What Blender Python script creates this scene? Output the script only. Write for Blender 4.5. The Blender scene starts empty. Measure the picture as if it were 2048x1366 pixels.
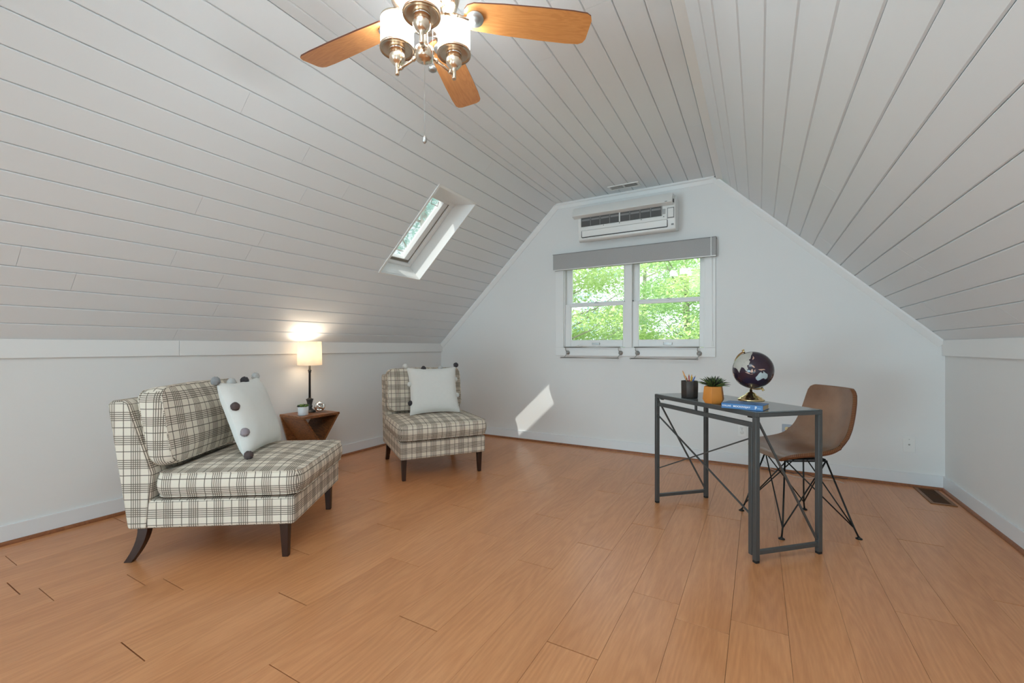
import bpy, bmesh, math, random
import numpy as np
from mathutils import Vector, Matrix
random.seed(7); rng = np.random.default_rng(7)
PI = math.pi
S = bpy.context.scene; C = S.collection

# ------------------------------------------------------------------ camera, world, light, exposure
F = 869.2
cd = bpy.data.cameras.new('camera'); cam = bpy.data.objects.new('camera', cd); C.objects.link(cam)
cd.sensor_fit = 'HORIZONTAL'; cd.sensor_width = 36.0; cd.lens = F / 2048 * 36.0
cd.shift_y = (693.7 - 683.0) / 2048; cd.clip_start = 0.02; cd.clip_end = 200
cam.location = (0, 0, 1.07); cam.rotation_euler = (PI / 2, 0, math.radians(29.558))
S.camera = cam

S.view_settings.view_transform = 'Standard'; S.view_settings.look = 'None'
S.view_settings.gamma = 1.0; S.view_settings.use_curve_mapping = False
S.view_settings.exposure = 0.25
S.cycles.use_denoising = True
S.cycles.max_bounces = 10; S.cycles.diffuse_bounces = 6; S.cycles.glossy_bounces = 4
S.cycles.transparent_max_bounces = 12
S.cycles.sample_clamp_indirect = 6.0

wd = bpy.data.worlds.new('World'); S.world = wd; wd.use_nodes = True
bg = wd.node_tree.nodes['Background']; bg.inputs[0].default_value = (0.86, 0.94, 1.0, 1); bg.inputs[1].default_value = 1.5

def light(name, kind, loc, energy, color=(1, 1, 1), rot=None, size=None, size_y=None, direction=None):
    l = bpy.data.lights.new(name, kind); l.energy = energy; l.color = color
    if kind == 'AREA':
        l.shape = 'RECTANGLE'; l.size = size; l.size_y = size_y or size
    elif kind == 'SUN': l.angle = size
    else: l.shadow_soft_size = size
    o = bpy.data.objects.new(name, l); C.objects.link(o); o.location = loc
    if direction is not None: o.rotation_euler = Vector(direction).to_track_quat('-Z', 'Y').to_euler()
    return o
SUN_DIR = (0.432, 1.164, -1.503)
light('sun', 'SUN', (-4, -6, 9), 5.2, (1.0, 0.97, 0.92), size=0.009, direction=SUN_DIR)
# added fill light behind the camera; the rear gable has no window
light('rear_fill', 'AREA', (-1.6, -5.1, 1.10), 6, (0.83, 0.93, 0.98), size=2.6, size_y=1.8, direction=(0.16, 1, 0.0))
# two added fills that brighten the planks, aimed upward from behind the camera
light('up_fill', 'AREA', (-2.6, -4.0, 0.40), 118, (0.61, 0.87, 1.0), size=1.8, size_y=1.2, direction=(0.66, 1, .66))
light('up_fill', 'AREA', (0.15, -1.3, 0.2), 20, (0.58, 0.86, 1.0), size=1.2, size_y=1.2, direction=(0.05, 1.1, 1))
light('overhead_fill', 'AREA', (-0.5, 0.40, 2.56), 30, (0.80, 0.95, 1.0), size=1.2, size_y=1.5, direction=(0.1, 0.7, -1))  # unseen fill added above the view to brighten floor, walls and seats
# sampling portals in the real openings (they emit nothing themselves)
for nm, lc_, dr, a_, b_ in (('window_portal', (-1.13, 4.60, 1.52), (0, -1, 0), 1.5, 1.0), ('skylight_portal', (-2.56, 3.01, 2.48), (0.69, 0, -0.724), .36, .80)):
    o = light(nm, 'AREA', lc_, 1, size=a_, size_y=b_, direction=dr); o.data.cycles.is_portal = True

# ------------------------------------------------------------------ materials
MATS = {}
def nt(name):
    m = bpy.data.materials.new(name); m.use_nodes = True; MATS[name] = m
    return m, m.node_tree, m.node_tree.nodes['Principled BSDF']
def N(t, kind, **kw):
    n = t.nodes.new(kind)
    for k, v in kw.items():
        if k.startswith('i_'): n.inputs[int(k[2:])].default_value = v
        else: setattr(n, k, v)
    return n
def math_n(t, op, a, b=None, c=None):
    n = t.nodes.new('ShaderNodeMath'); n.operation = op
    for i, v in enumerate((a, b, c)):
        if v is None: continue
        if isinstance(v, (int, float)): n.inputs[i].default_value = v
        else: t.links.new(v, n.inputs[i])
    return n.outputs[0]
def mix_c(t, fac, a, b, blend='MIX'):
    n = t.nodes.new('ShaderNodeMix'); n.data_type = 'RGBA'; n.blend_type = blend
    if isinstance(fac, (int, float)): n.inputs[0].default_value = fac
    else: t.links.new(fac, n.inputs[0])
    for i, v in ((6, a), (7, b)):
        if isinstance(v, tuple): n.inputs[i].default_value = v if len(v) == 4 else v + (1,)
        else: t.links.new(v, n.inputs[i])
    return n.outputs[2]
def srgb(r, g, b):
    f = lambda c: ((c / 255 + 0.055) / 1.055) ** 2.4 if c > 10 else c / 255 / 12.92
    return (f(r), f(g), f(b))
def mat(name, col, rough=0.6, metal=0.0, spec=0.5, noise=None, bump=None, coat=0.0, vary=0.0):
    """plain procedural material: base colour, optional mottling (scale, amount), optional bump (scale, strength)."""
    m, t, b = nt(name)
    b.inputs['Base Color'].default_value = (*col, 1); b.inputs['Roughness'].default_value = rough
    b.inputs['Metallic'].default_value = metal; b.inputs['Specular IOR Level'].default_value = spec
    b.inputs['Coat Weight'].default_value = coat
    tc = t.nodes.new('ShaderNodeTexCoord')
    if noise:
        n = N(t, 'ShaderNodeTexNoise'); n.inputs['Scale'].default_value = noise[0]; n.inputs['Detail'].default_value = 5
        t.links.new(tc.outputs['Object'], n.inputs['Vector'])
        d = tuple(c * (1 - noise[1]) for c in col); u = tuple(min(1, c * (1 + noise[1])) for c in col)
        t.links.new(mix_c(t, n.outputs['Fac'], d, u), b.inputs['Base Color'])
    if vary:
        oi = t.nodes.new('ShaderNodeObjectInfo')
        v = math_n(t, 'MULTIPLY_ADD', oi.outputs['Random'], vary, 1 - vary / 2)
        hs = N(t, 'ShaderNodeHueSaturation'); t.links.new(v, hs.inputs['Value'])
        src = b.inputs['Base Color'].links[0].from_socket if b.inputs['Base Color'].links else None
        if src: t.links.new(src, hs.inputs['Color'])
        else: hs.inputs['Color'].default_value = (*col, 1)
        t.links.new(hs.outputs[0], b.inputs['Base Color'])
    if bump:
        n = N(t, 'ShaderNodeTexNoise'); n.inputs['Scale'].default_value = bump[0]; n.inputs['Detail'].default_value = 4
        t.links.new(tc.outputs['Object'], n.inputs['Vector'])
        bp = N(t, 'ShaderNodeBump'); bp.inputs['Strength'].default_value = bump[1]; bp.inputs['Distance'].default_value = 0.002
        t.links.new(n.outputs['Fac'], bp.inputs['Height']); t.links.new(bp.outputs[0], b.inputs['Normal'])
    return m

WALL = mat('wall_paint', (0.80, 0.80, 0.79), 0.75, noise=(1.7, 0.015), bump=(120, 0.08))
CEIL = mat('plank_paint', (0.775, 0.80, 0.815), 0.55, bump=(70, 0.10), vary=0.015)
TRIM = mat('trim_paint', (0.84, 0.84, 0.83), 0.42, bump=(60, 0.05))
BASEB = mat('baseboard_paint', (0.80, 0.815, 0.83), 0.4, bump=(60, 0.05))
PLAS = mat('white_plastic', (0.82, 0.82, 0.80), 0.35)
DPLAS = mat('dark_plastic', (0.02, 0.02, 0.02), 0.5)
GREYP = mat('grey_plastic', (0.25, 0.25, 0.25), 0.5)
MESHG = mat('filter_mesh', (0.10, 0.10, 0.10), 0.7, bump=(900, 0.4))
BLIND = mat('blind_fabric', (0.40, 0.395, 0.39), 0.85, noise=(160, 0.10), bump=(300, 0.3))
CHROME = mat('satin_chrome', (0.50, 0.50, 0.49), 0.45, 1.0, bump=(200, 0.05))
NICKEL = mat('brushed_nickel', (0.78, 0.64, 0.50), 0.22, 1.0, bump=(250, 0.08))
SILVER = mat('polished_silver', (0.85, 0.83, 0.80), 0.10, 1.0)
BRASS = mat('polished_brass', (0.80, 0.62, 0.32), 0.16, 1.0)
STEEL = mat('grey_powder_coat', (0.085, 0.088, 0.088), 0.42, 0.3, bump=(400, 0.1))
DESKTOP = mat('grey_tabletop', (0.13, 0.15, 0.155), 0.14, 0.0, 0.8, noise=(30, 0.06))
BLACK = mat('black_metal', (0.015, 0.014, 0.013), 0.42, 0.4)
RUBBER = mat('black_rubber', (0.012, 0.012, 0.012), 0.7)
IVORY = mat('ivory_plastic', (0.75, 0.60, 0.30), 0.4)
STAINL = mat('steel_plate', (0.32, 0.33, 0.36), 0.32, 0.9)
DLEG = mat('dark_walnut_leg', srgb(50, 26, 15), 0.38, noise=(22, 0.35), bump=(90, 0.15))
LAMPB = mat('bronze_lamp_metal', (0.055, 0.052, 0.05), 0.42, 0.5, noise=(40, 0.2))
POTW = mat('white_ceramic', (0.72, 0.73, 0.75), 0.35)
CUPM = mat('patina_metal_cup', (0.055, 0.045, 0.040), 0.42, 0.5, noise=(28, 0.45), bump=(60, 0.2))
ORPOT = mat('ochre_clay', srgb(196, 126, 52), 0.55, noise=(18, 0.12))
SOIL = mat('dark_soil', (0.03, 0.02, 0.015), 0.9, bump=(200, 0.8))
BOOKB = mat('blue_cover', srgb(28, 100, 160), 0.38, noise=(10, 0.05))
PAGES = mat('book_pages', srgb(205, 180, 140), 0.8, noise=(150, 0.15))
WHITEI = mat('white_ink', (0.85, 0.86, 0.88), 0.6)
LINEN = mat('cream_cotton', (0.76, 0.76, 0.73), 0.9, noise=(30, 0.03), bump=(420, 0.35))
POM = {'white': mat('white_yarn', (0.72, 0.72, 0.69), 0.95, bump=(300, 1.0)),
       'light': mat('light_grey_yarn', (0.50, 0.50, 0.49), 0.95, bump=(300, 1.0)),
       'grey': mat('grey_yarn', (0.27, 0.28, 0.29), 0.95, bump=(300, 1.0)),
       'dark': mat('charcoal_yarn', (0.055, 0.05, 0.055), 0.95, bump=(300, 1.0)),
       'brown': mat('brown_yarn', (0.10, 0.07, 0.065), 0.95, bump=(300, 1.0)),
       'mauve': mat('mauve_yarn', (0.33, 0.28, 0.30), 0.95, bump=(300, 1.0))}
CABLE = mat('pale_cable', (0.55, 0.52, 0.48), 0.5)
DCABLE = mat('dark_cable', (0.06, 0.045, 0.04), 0.5)
VENTB = mat('brown_register', srgb(128, 84, 48), 0.45, 0.3)
VENTD = mat('dark_duct', (0.02, 0.013, 0.008), 0.8)
EXT = mat('exterior_siding', (0.25, 0.22, 0.18), 0.8)

def wood(name, dark, light_, scale=(1, 1, 1), rough=0.4, grain=6.0, vary=0.1, use='Object', wave=1.2, bump=0.04, coat=0.0, fine=0.55):
    """wood with long grain along local Y: stretched noise plus cathedral rings."""
    m, t, b = nt(name)
    tc = t.nodes.new('ShaderNodeTexCoord'); oi = t.nodes.new('ShaderNodeObjectInfo')
    mp = N(t, 'ShaderNodeMapping'); mp.inputs['Scale'].default_value = scale
    t.links.new(tc.outputs[use], mp.inputs['Vector'])
    off = N(t, 'ShaderNodeCombineXYZ')
    t.links.new(math_n(t, 'MULTIPLY', oi.outputs['Random'], 37.0), off.inputs[0]); t.links.new(math_n(t, 'MULTIPLY', oi.outputs['Random'], 91.0), off.inputs[1])
    ad = N(t, 'ShaderNodeVectorMath', operation='ADD'); t.links.new(mp.outputs[0], ad.inputs[0]); t.links.new(off.outputs[0], ad.inputs[1])
    n1 = N(t, 'ShaderNodeTexNoise'); n1.inputs['Scale'].default_value = grain; n1.inputs['Detail'].default_value = 6; n1.inputs['Distortion'].default_value = 0.6
    t.links.new(ad.outputs[0], n1.inputs['Vector'])
    rings = math_n(t, 'FRACT', math_n(t, 'MULTIPLY', n1.outputs['Fac'], 9.0 * wave))
    rings = math_n(t, 'SUBTRACT', 1.0, math_n(t, 'ABSOLUTE', math_n(t, 'MULTIPLY_ADD', rings, 2.0, -1.0)))
    n2 = N(t, 'ShaderNodeTexNoise'); n2.inputs['Scale'].default_value = grain * 9; n2.inputs['Detail'].default_value = 3
    t.links.new(ad.outputs[0], n2.inputs['Vector'])
    f = math_n(t, 'MULTIPLY_ADD', rings, 0.42 if fine > .2 else .26, math_n(t, 'MULTIPLY_ADD', n2.outputs['Fac'], fine, 0.0 if fine > .2 else .28))
    col = mix_c(t, f, dark, light_)
    hs = N(t, 'ShaderNodeHueSaturation'); t.links.new(col, hs.inputs['Color'])
    t.links.new(math_n(t, 'MULTIPLY_ADD', oi.outputs['Random'], vary, 1 - vary / 2), hs.inputs['Value'])
    t.links.new(hs.outputs[0], b.inputs['Base Color'])
    t.links.new(math_n(t, 'MULTIPLY_ADD', n2.outputs['Fac'], 0.05, rough - 0.025), b.inputs['Roughness'])
    b.inputs['Coat Weight'].default_value = coat
    bp = N(t, 'ShaderNodeBump'); bp.inputs['Strength'].default_value = bump; bp.inputs['Distance'].default_value = 0.002
    t.links.new(f, bp.inputs['Height']); t.links.new(bp.outputs[0], b.inputs['Normal'])
    return m
def laminate():
    """laminate board: fine straight grain and stretched cathedral figure along local Y, offset per board"""
    m, t, b = nt('laminate_board'); tc = t.nodes.new('ShaderNodeTexCoord'); oi = t.nodes.new('ShaderNodeObjectInfo')
    mp = N(t, 'ShaderNodeMapping'); mp.inputs['Scale'].default_value = (1, .085, 1); t.links.new(tc.outputs['Object'], mp.inputs['Vector'])
    off = N(t, 'ShaderNodeCombineXYZ'); t.links.new(math_n(t, 'MULTIPLY', oi.outputs['Random'], 37.0), off.inputs[0]); t.links.new(math_n(t, 'MULTIPLY', oi.outputs['Random'], 91.0), off.inputs[1])
    ad = N(t, 'ShaderNodeVectorMath', operation='ADD'); t.links.new(mp.outputs[0], ad.inputs[0]); t.links.new(off.outputs[0], ad.inputs[1])
    n1 = N(t, 'ShaderNodeTexNoise'); n1.inputs['Scale'].default_value = 7.5; n1.inputs['Detail'].default_value = 1.2; n1.inputs['Roughness'].default_value = .4; t.links.new(ad.outputs[0], n1.inputs['Vector'])
    fig = math_n(t, 'MULTIPLY_ADD', math_n(t, 'SINE', math_n(t, 'MULTIPLY', n1.outputs['Fac'], 95.0)), .5, .5)
    n2 = N(t, 'ShaderNodeTexNoise'); n2.inputs['Scale'].default_value = 5; n2.inputs['Detail'].default_value = 3; t.links.new(ad.outputs[0], n2.inputs['Vector'])
    n3 = N(t, 'ShaderNodeTexNoise'); n3.inputs['Scale'].default_value = 130; n3.inputs['Detail'].default_value = 2; t.links.new(ad.outputs[0], n3.inputs['Vector'])
    f = math_n(t, 'MULTIPLY_ADD', fig, .11, math_n(t, 'MULTIPLY_ADD', n2.outputs['Fac'], .48, math_n(t, 'MULTIPLY', n3.outputs['Fac'], .35)))
    hs = N(t, 'ShaderNodeHueSaturation'); t.links.new(mix_c(t, f, srgb(168, 102, 58), srgb(236, 172, 120)), hs.inputs['Color'])
    t.links.new(math_n(t, 'MULTIPLY_ADD', oi.outputs['Random'], .06, .97), hs.inputs['Value']); t.links.new(hs.outputs[0], b.inputs['Base Color'])
    b.inputs['Roughness'].default_value = .28
    return m
FLOORL = laminate()
SHOE = wood('shoe_moulding_wood', srgb(120, 68, 36), srgb(158, 98, 58), scale=(1, 1, 1), rough=0.4, grain=8, vary=0.1)
BLADEW = wood('maple_blade', srgb(198, 128, 68), srgb(226, 160, 98), scale=(2.2, 13, 13), rough=0.32, grain=1.3, vary=0.05, coat=0.2)
BLADEE = mat('blade_edge', srgb(96, 48, 26), 0.5)
TABLEW = wood('walnut_side_table', srgb(52, 26, 12), srgb(168, 106, 60), scale=(3, 3, 14), rough=0.38, grain=1.8, vary=0.25, wave=1.0)

def plaid():
    m, t, b = nt('plaid_wool')
    uv = N(t, 'ShaderNodeUVMap'); uv.uv_map = 'UVMap'
    sp = N(t, 'ShaderNodeSeparateXYZ'); t.links.new(uv.outputs[0], sp.inputs[0])
    P = 0.118
    def lines(c):
        x = math_n(t, 'MULTIPLY', math_n(t, 'FRACT', math_n(t, 'ADD', math_n(t, 'DIVIDE', c, P), 50.0)), P)
        inb = math_n(t, 'LESS_THAN', x, 0.050)
        ln = math_n(t, 'LESS_THAN', math_n(t, 'FRACT', math_n(t, 'DIVIDE', x, 0.010)), 0.36)
        one = math_n(t, 'LESS_THAN', math_n(t, 'ABSOLUTE', math_n(t, 'SUBTRACT', x, 0.0845)), 0.0020)
        return math_n(t, 'MAXIMUM', math_n(t, 'MULTIPLY', inb, ln), one), inb
    U, V = sp.outputs[0], sp.outputs[1]
    lu, bu = lines(U); lv, bv = lines(V)
    both = math_n(t, 'MAXIMUM', lu, lv)
    tw = math_n(t, 'LESS_THAN', math_n(t, 'FRACT', math_n(t, 'MULTIPLY', math_n(t, 'ADD', U, V), 220.0)), 0.70)
    wash = math_n(t, 'MULTIPLY', math_n(t, 'ADD', bu, bv), 0.16)
    base = mix_c(t, wash, (0.79, 0.71, 0.60), (0.47, 0.38, 0.29))
    nz = N(t, 'ShaderNodeTexNoise'); nz.inputs['Scale'].default_value = 350; t.links.new(uv.outputs[0], nz.inputs['Vector'])
    base = mix_c(t, math_n(t, 'MULTIPLY', nz.outputs['Fac'], 0.25), base, (0.45, 0.42, 0.36))
    f = math_n(t, 'MULTIPLY', both, math_n(t, 'MULTIPLY_ADD', tw, 0.50, 0.50))
    t.links.new(mix_c(t, f, base, (0.055, 0.035, 0.025)), b.inputs['Base Color'])
    b.inputs['Roughness'].default_value = 0.92; b.inputs['Specular IOR Level'].default_value = 0.2
    bp = N(t, 'ShaderNodeBump'); bp.inputs['Strength'].default_value = 0.35; bp.inputs['Distance'].default_value = 0.001
    t.links.new(nz.outputs['Fac'], bp.inputs['Height']); t.links.new(bp.outputs[0], b.inputs['Normal'])
    return m
PLAID = plaid()
def leather():
    m, t, b = nt('worn_brown_leather')
    tc = t.nodes.new('ShaderNodeTexCoord')
    n1 = N(t, 'ShaderNodeTexNoise'); n1.inputs['Scale'].default_value = 6; n1.inputs['Detail'].default_value = 8; b.inputs['Coat Weight'].default_value = .25; b.inputs['Coat Roughness'].default_value = .25; t.links.new(tc.outputs['Object'], n1.inputs['Vector'])
    n2 = N(t, 'ShaderNodeTexNoise'); n2.inputs['Scale'].default_value = 60; n2.inputs['Detail'].default_value = 6; t.links.new(tc.outputs['Object'], n2.inputs['Vector'])
    c1 = mix_c(t, n1.outputs['Fac'], srgb(76, 44, 28), srgb(186, 142, 112))
    t.links.new(mix_c(t, math_n(t, 'MULTIPLY', n2.outputs['Fac'], 0.45), c1, srgb(150, 124, 106)), b.inputs['Base Color'])
    b.inputs['Roughness'].default_value = 0.33
    bp = N(t, 'ShaderNodeBump'); bp.inputs['Strength'].default_value = 0.3; bp.inputs['Distance'].default_value = 0.001
    t.links.new(n2.outputs['Fac'], bp.inputs['Height']); t.links.new(bp.outputs[0], b.inputs['Normal'])
    return m
LEATHER = leather()
LEDGE = mat('tan_leather_edge', srgb(108, 62, 32), 0.5, noise=(60, 0.2), bump=(300, 0.3))
STITCH = mat('tan_thread', srgb(176, 130, 84), 0.8)
def glass_mat():
    m, t, b = nt('window_glass'); out = t.nodes['Material Output']
    tr = N(t, 'ShaderNodeBsdfTransparent'); tr.inputs[0].default_value = (0.97, 0.99, 0.98, 1)
    gl = N(t, 'ShaderNodeBsdfGlossy'); gl.inputs['Roughness'].default_value = 0.02
    fr = N(t, 'ShaderNodeFresnel'); fr.inputs[0].default_value = 1.45
    mx = N(t, 'ShaderNodeMixShader'); t.links.new(math_n(t, 'MULTIPLY', fr.outputs[0], 0.6), mx.inputs[0]); t.links.new(tr.outputs[0], mx.inputs[1]); t.links.new(gl.outputs[0], mx.inputs[2])
    t.links.new(mx.outputs[0], out.inputs[0]); t.nodes.remove(b); return m
GLASS = glass_mat()
def emit(name, col, s):
    m, t, b = nt(name); b.inputs['Base Color'].default_value = (*col, 1)
    b.inputs['Emission Color'].default_value = (*col, 1); b.inputs['Emission Strength'].default_value = s; b.inputs['Roughness'].default_value = 0.4
    return m
FROST = emit('lit_frosted_glass', (0.86, 0.95, 1.0), 22.0)
def trans(name, col, w, rough=0.9, emitc=None, es=0):
    m, t, b = nt(name); out = t.nodes['Material Output']
    d = N(t, 'ShaderNodeBsdfDiffuse'); d.inputs[0].default_value = (*col, 1)
    tr = N(t, 'ShaderNodeBsdfTranslucent'); tr.inputs[0].default_value = (*col, 1)
    tc = t.nodes.new('ShaderNodeTexCoord'); n = N(t, 'ShaderNodeTexNoise'); n.inputs['Scale'].default_value = 9 if w > 0.4 else 3
    t.links.new(tc.outputs['Object'], n.inputs['Vector'])
    cc = mix_c(t, n.outputs['Fac'], tuple(c * 0.8 for c in col), tuple(min(1, c * 1.15) for c in col))
    t.links.new(cc, d.inputs[0]); t.links.new(cc, tr.inputs[0])
    mx = N(t, 'ShaderNodeMixShader'); mx.inputs[0].default_value = w
    t.links.new(d.outputs[0], mx.inputs[1]); t.links.new(tr.outputs[0], mx.inputs[2]); t.links.new(mx.outputs[0], out.inputs[0]); t.nodes.remove(b); return m
SHADE = trans('linen_lamp_shade', (0.86, 0.80, 0.72), 0.5)
LEAF = [trans('maple_leaves', (0.62, 0.76, 0.36), 0.4), trans('beech_leaves', (0.48, 0.68, 0.32), 0.4), trans('blue_green_leaves', (0.50, 0.74, 0.72), 0.4)]
BARK = mat('pale_bark', (0.42, 0.38, 0.33), 0.9, noise=(4, 0.3), bump=(30, 0.6))
GRASSM = mat('forest_ground', (0.20, 0.30, 0.08), 0.95, noise=(2, 0.4))
SUCC = mat('succulent_leaf', srgb(92, 122, 52), 0.5, noise=(40, 0.2))
ALOE = mat('spiky_leaf', srgb(74, 92, 46), 0.45, noise=(20, 0.35))
ALOE2 = mat('spiky_leaf_dark', srgb(38, 46, 34), 0.45, noise=(20, 0.35))

# ------------------------------------------------------------------ mesh helpers
class MB:
    """collects shapes, then becomes ONE mesh object."""
    def __init__(s): s.v = []; s.f = []; s.mi = []; s.m = 0; s.sm = []
    def add(s, vs, fs, smooth=False):
        k = len(s.v); s.v += [tuple(p) for p in vs]; s.f += [tuple(i + k for i in f) for f in fs]
        s.mi += [s.m] * len(fs); s.sm += [smooth] * len(fs); return s
    def box(s, x0, x1, y0, y1, z0, z1, M=None):
        vs = [Vector((x, y, z)) for z in (z0, z1) for y in (y0, y1) for x in (x0, x1)]
        if M is not None: vs = [M @ p for p in vs]
        return s.add(vs, [(0, 2, 3, 1), (4, 5, 7, 6), (0, 1, 5, 4), (2, 6, 7, 3), (0, 4, 6, 2), (1, 3, 7, 5)])
    def bar(s, p0, p1, w, d=None, up=(0, 0, 1)):
        """square bar from p0 to p1"""
        p0, p1 = Vector(p0), Vector(p1); d = d or w; a = (p1 - p0); L = a.length; a.normalize()
        u = Vector(up)
        if abs(a.dot(u)) > 0.98: u = Vector((1, 0, 0))
        x = a.cross(u).normalized(); y = x.cross(a)
        M = Matrix((x, y, a)).transposed().to_4x4(); M.translation = p0
        return s.box(-w / 2, w / 2, -d / 2, d / 2, 0, L, M)
    def tube(s, pts, r, n=8, cap=True, closed=False):
        pts = [Vector(p) for p in pts]; m = len(pts); rr = r if isinstance(r, (list, tuple)) else [r] * m
        vs = []; prev = None
        for i, p in enumerate(pts):
            if closed: a = pts[(i + 1) % m] - pts[i - 1]
            else: a = pts[min(i + 1, m - 1)] - pts[max(i - 1, 0)]
            a.normalize()
            if prev is None:
                u = Vector((0, 0, 1)) if abs(a.z) < 0.9 else Vector((1, 0, 0)); x = a.cross(u).normalized()
            else: x = (prev - a * prev.dot(a)).normalized()
            prev = x; y = a.cross(x)
            for k in range(n):
                t = 2 * PI * k / n; vs.append(p + (x * math.cos(t) + y * math.sin(t)) * rr[i])
        fs = []
        for i in range(m if closed else m - 1):
            j = (i + 1) % m
            for k in range(n): fs.append((i * n + k, i * n + (k + 1) % n, j * n + (k + 1) % n, j * n + k))
        if cap and not closed: fs += [tuple(range(n))[::-1], tuple((m - 1) * n + k for k in range(n))]
        return s.add(vs, fs, True)
    def lathe(s, prof, c=(0, 0, 0), n=32, M=None, smooth=True, cap=True):
        vs = []
        for r, z in prof:
            for k in range(n):
                t = 2 * PI * k / n; vs.append(Vector((r * math.cos(t), r * math.sin(t), z)))
        if M is not None: vs = [M @ p for p in vs]
        vs = [p + Vector(c) for p in vs]
        fs = [(i * n + k, i * n + (k + 1) % n, (i + 1) * n + (k + 1) % n, (i + 1) * n + k) for i in range(len(prof) - 1) for k in range(n)]
        if cap:
            if prof[0][0] > 1e-5: fs.append(tuple(range(n))[::-1])
            if prof[-1][0] > 1e-5: fs.append(tuple((len(prof) - 1) * n + k for k in range(n)))
        return s.add(vs, fs, smooth)
    def prism(s, poly, h0, h1, fn):
        """poly: 2D outline, fn(a,b,h) -> xyz"""
        n = len(poly); vs = [fn(a, b, h0) for a, b in poly] + [fn(a, b, h1) for a, b in poly]
        return s.add(vs, [tuple(range(n))[::-1], tuple(range(n, 2 * n))] + [(i, (i + 1) % n, n + (i + 1) % n, n + i) for i in range(n)])
    def ball(s, c, r, nu=12, nv=8, sc=(1, 1, 1), jit=0):
        vs = []; 
        for i in range(nv + 1):
            ph = PI * i / nv
            for k in range(nu):
                t = 2 * PI * k / nu; q = 1 + (random.uniform(-jit, jit) if jit else 0)
                vs.append((c[0] + r * q * sc[0] * math.sin(ph) * math.cos(t), c[1] + r * q * sc[1] * math.sin(ph) * math.sin(t), c[2] + r * q * sc[2] * math.cos(ph)))
        fs = [(i * nu + k, (i + 1) * nu + k, (i + 1) * nu + (k + 1) % nu, i * nu + (k + 1) % nu) for i in range(nv) for k in range(nu)]
        return s.add(vs, fs, True)
    def mesh(s, name, mats):
        me = bpy.data.meshes.new(name); me.from_pydata(s.v, [], s.f)
        for m in (mats if isinstance(mats, (list, tuple)) else [mats]): me.materials.append(m)
        me.polygons.foreach_set('material_index', s.mi); me.polygons.foreach_set('use_smooth', s.sm); me.validate(); 
        bm = bmesh.new(); bm.from_mesh(me); bmesh.ops.recalc_face_normals(bm, faces=bm.faces); bm.to_mesh(me); bm.free()
        return me
    def build(s, name, mats, parent=None, bevel=0, seg=2, **kw):
        o = bpy.data.objects.new(name, s.mesh(name, mats)); C.objects.link(o); o.parent = parent
        if bevel:
            b = o.modifiers.new('bevel', 'BEVEL'); b.width = bevel; b.segments = seg; b.limit_method = 'ANGLE'; b.angle_limit = math.radians(40)
            if seg > 1:
                for p in o.data.polygons: p.use_smooth = True
                o.data.set_sharp_from_angle(angle=math.radians(60)) if hasattr(o.data, 'set_sharp_from_angle') else None
        tag(o, **kw); return o
def tag(o, label=None, cat=None, group=None, kind=None):
    for k, v in (('label', label), ('category', cat), ('group', group), ('kind', kind)):
        if v: o[k] = v
    return o
def root(name, label, cat, loc=(0, 0, 0), rz=0, group=None, kind=None):
    o = bpy.data.objects.new(name, None); C.objects.link(o); o.location = loc; o.rotation_euler = (0, 0, rz); o.empty_display_size = 0.1
    return tag(o, label, cat, group, kind)
def inst(name, me, parent=None, M=None, **kw):
    o = bpy.data.objects.new(name, me); C.objects.link(o); o.parent = parent
    if M is not None: o.matrix_local = M
    tag(o, **kw); return o
def struct(o): o['kind'] = 'structure'; return o
def cube_uv(o, off=(0, 0)):
    me = o.data; uvl = me.uv_layers.new(name='UVMap')
    for p in me.polygons:
        n = p.normal; ax = max(range(3), key=lambda i: abs(n[i]))
        for li in p.loop_indices:
            c = me.vertices[me.loops[li].vertex_index].co
            uv = (c.y, c.z) if ax == 0 else (c.x, c.z) if ax == 1 else (c.y, c.x)
            uvl.data[li].uv = (uv[0] + off[0], uv[1] + off[1])

# ------------------------------------------------------------------ room shell
XL, XR, D, YB, H = -3.551, 1.211, 4.414, -5.3, 2.64
XCL, XCR, ZL, ZR = -1.937, -0.345, 1.101, 1.107
ZBL, ZBR = 1.008, 1.004       # underside of the boards at the top of the knee walls

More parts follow.
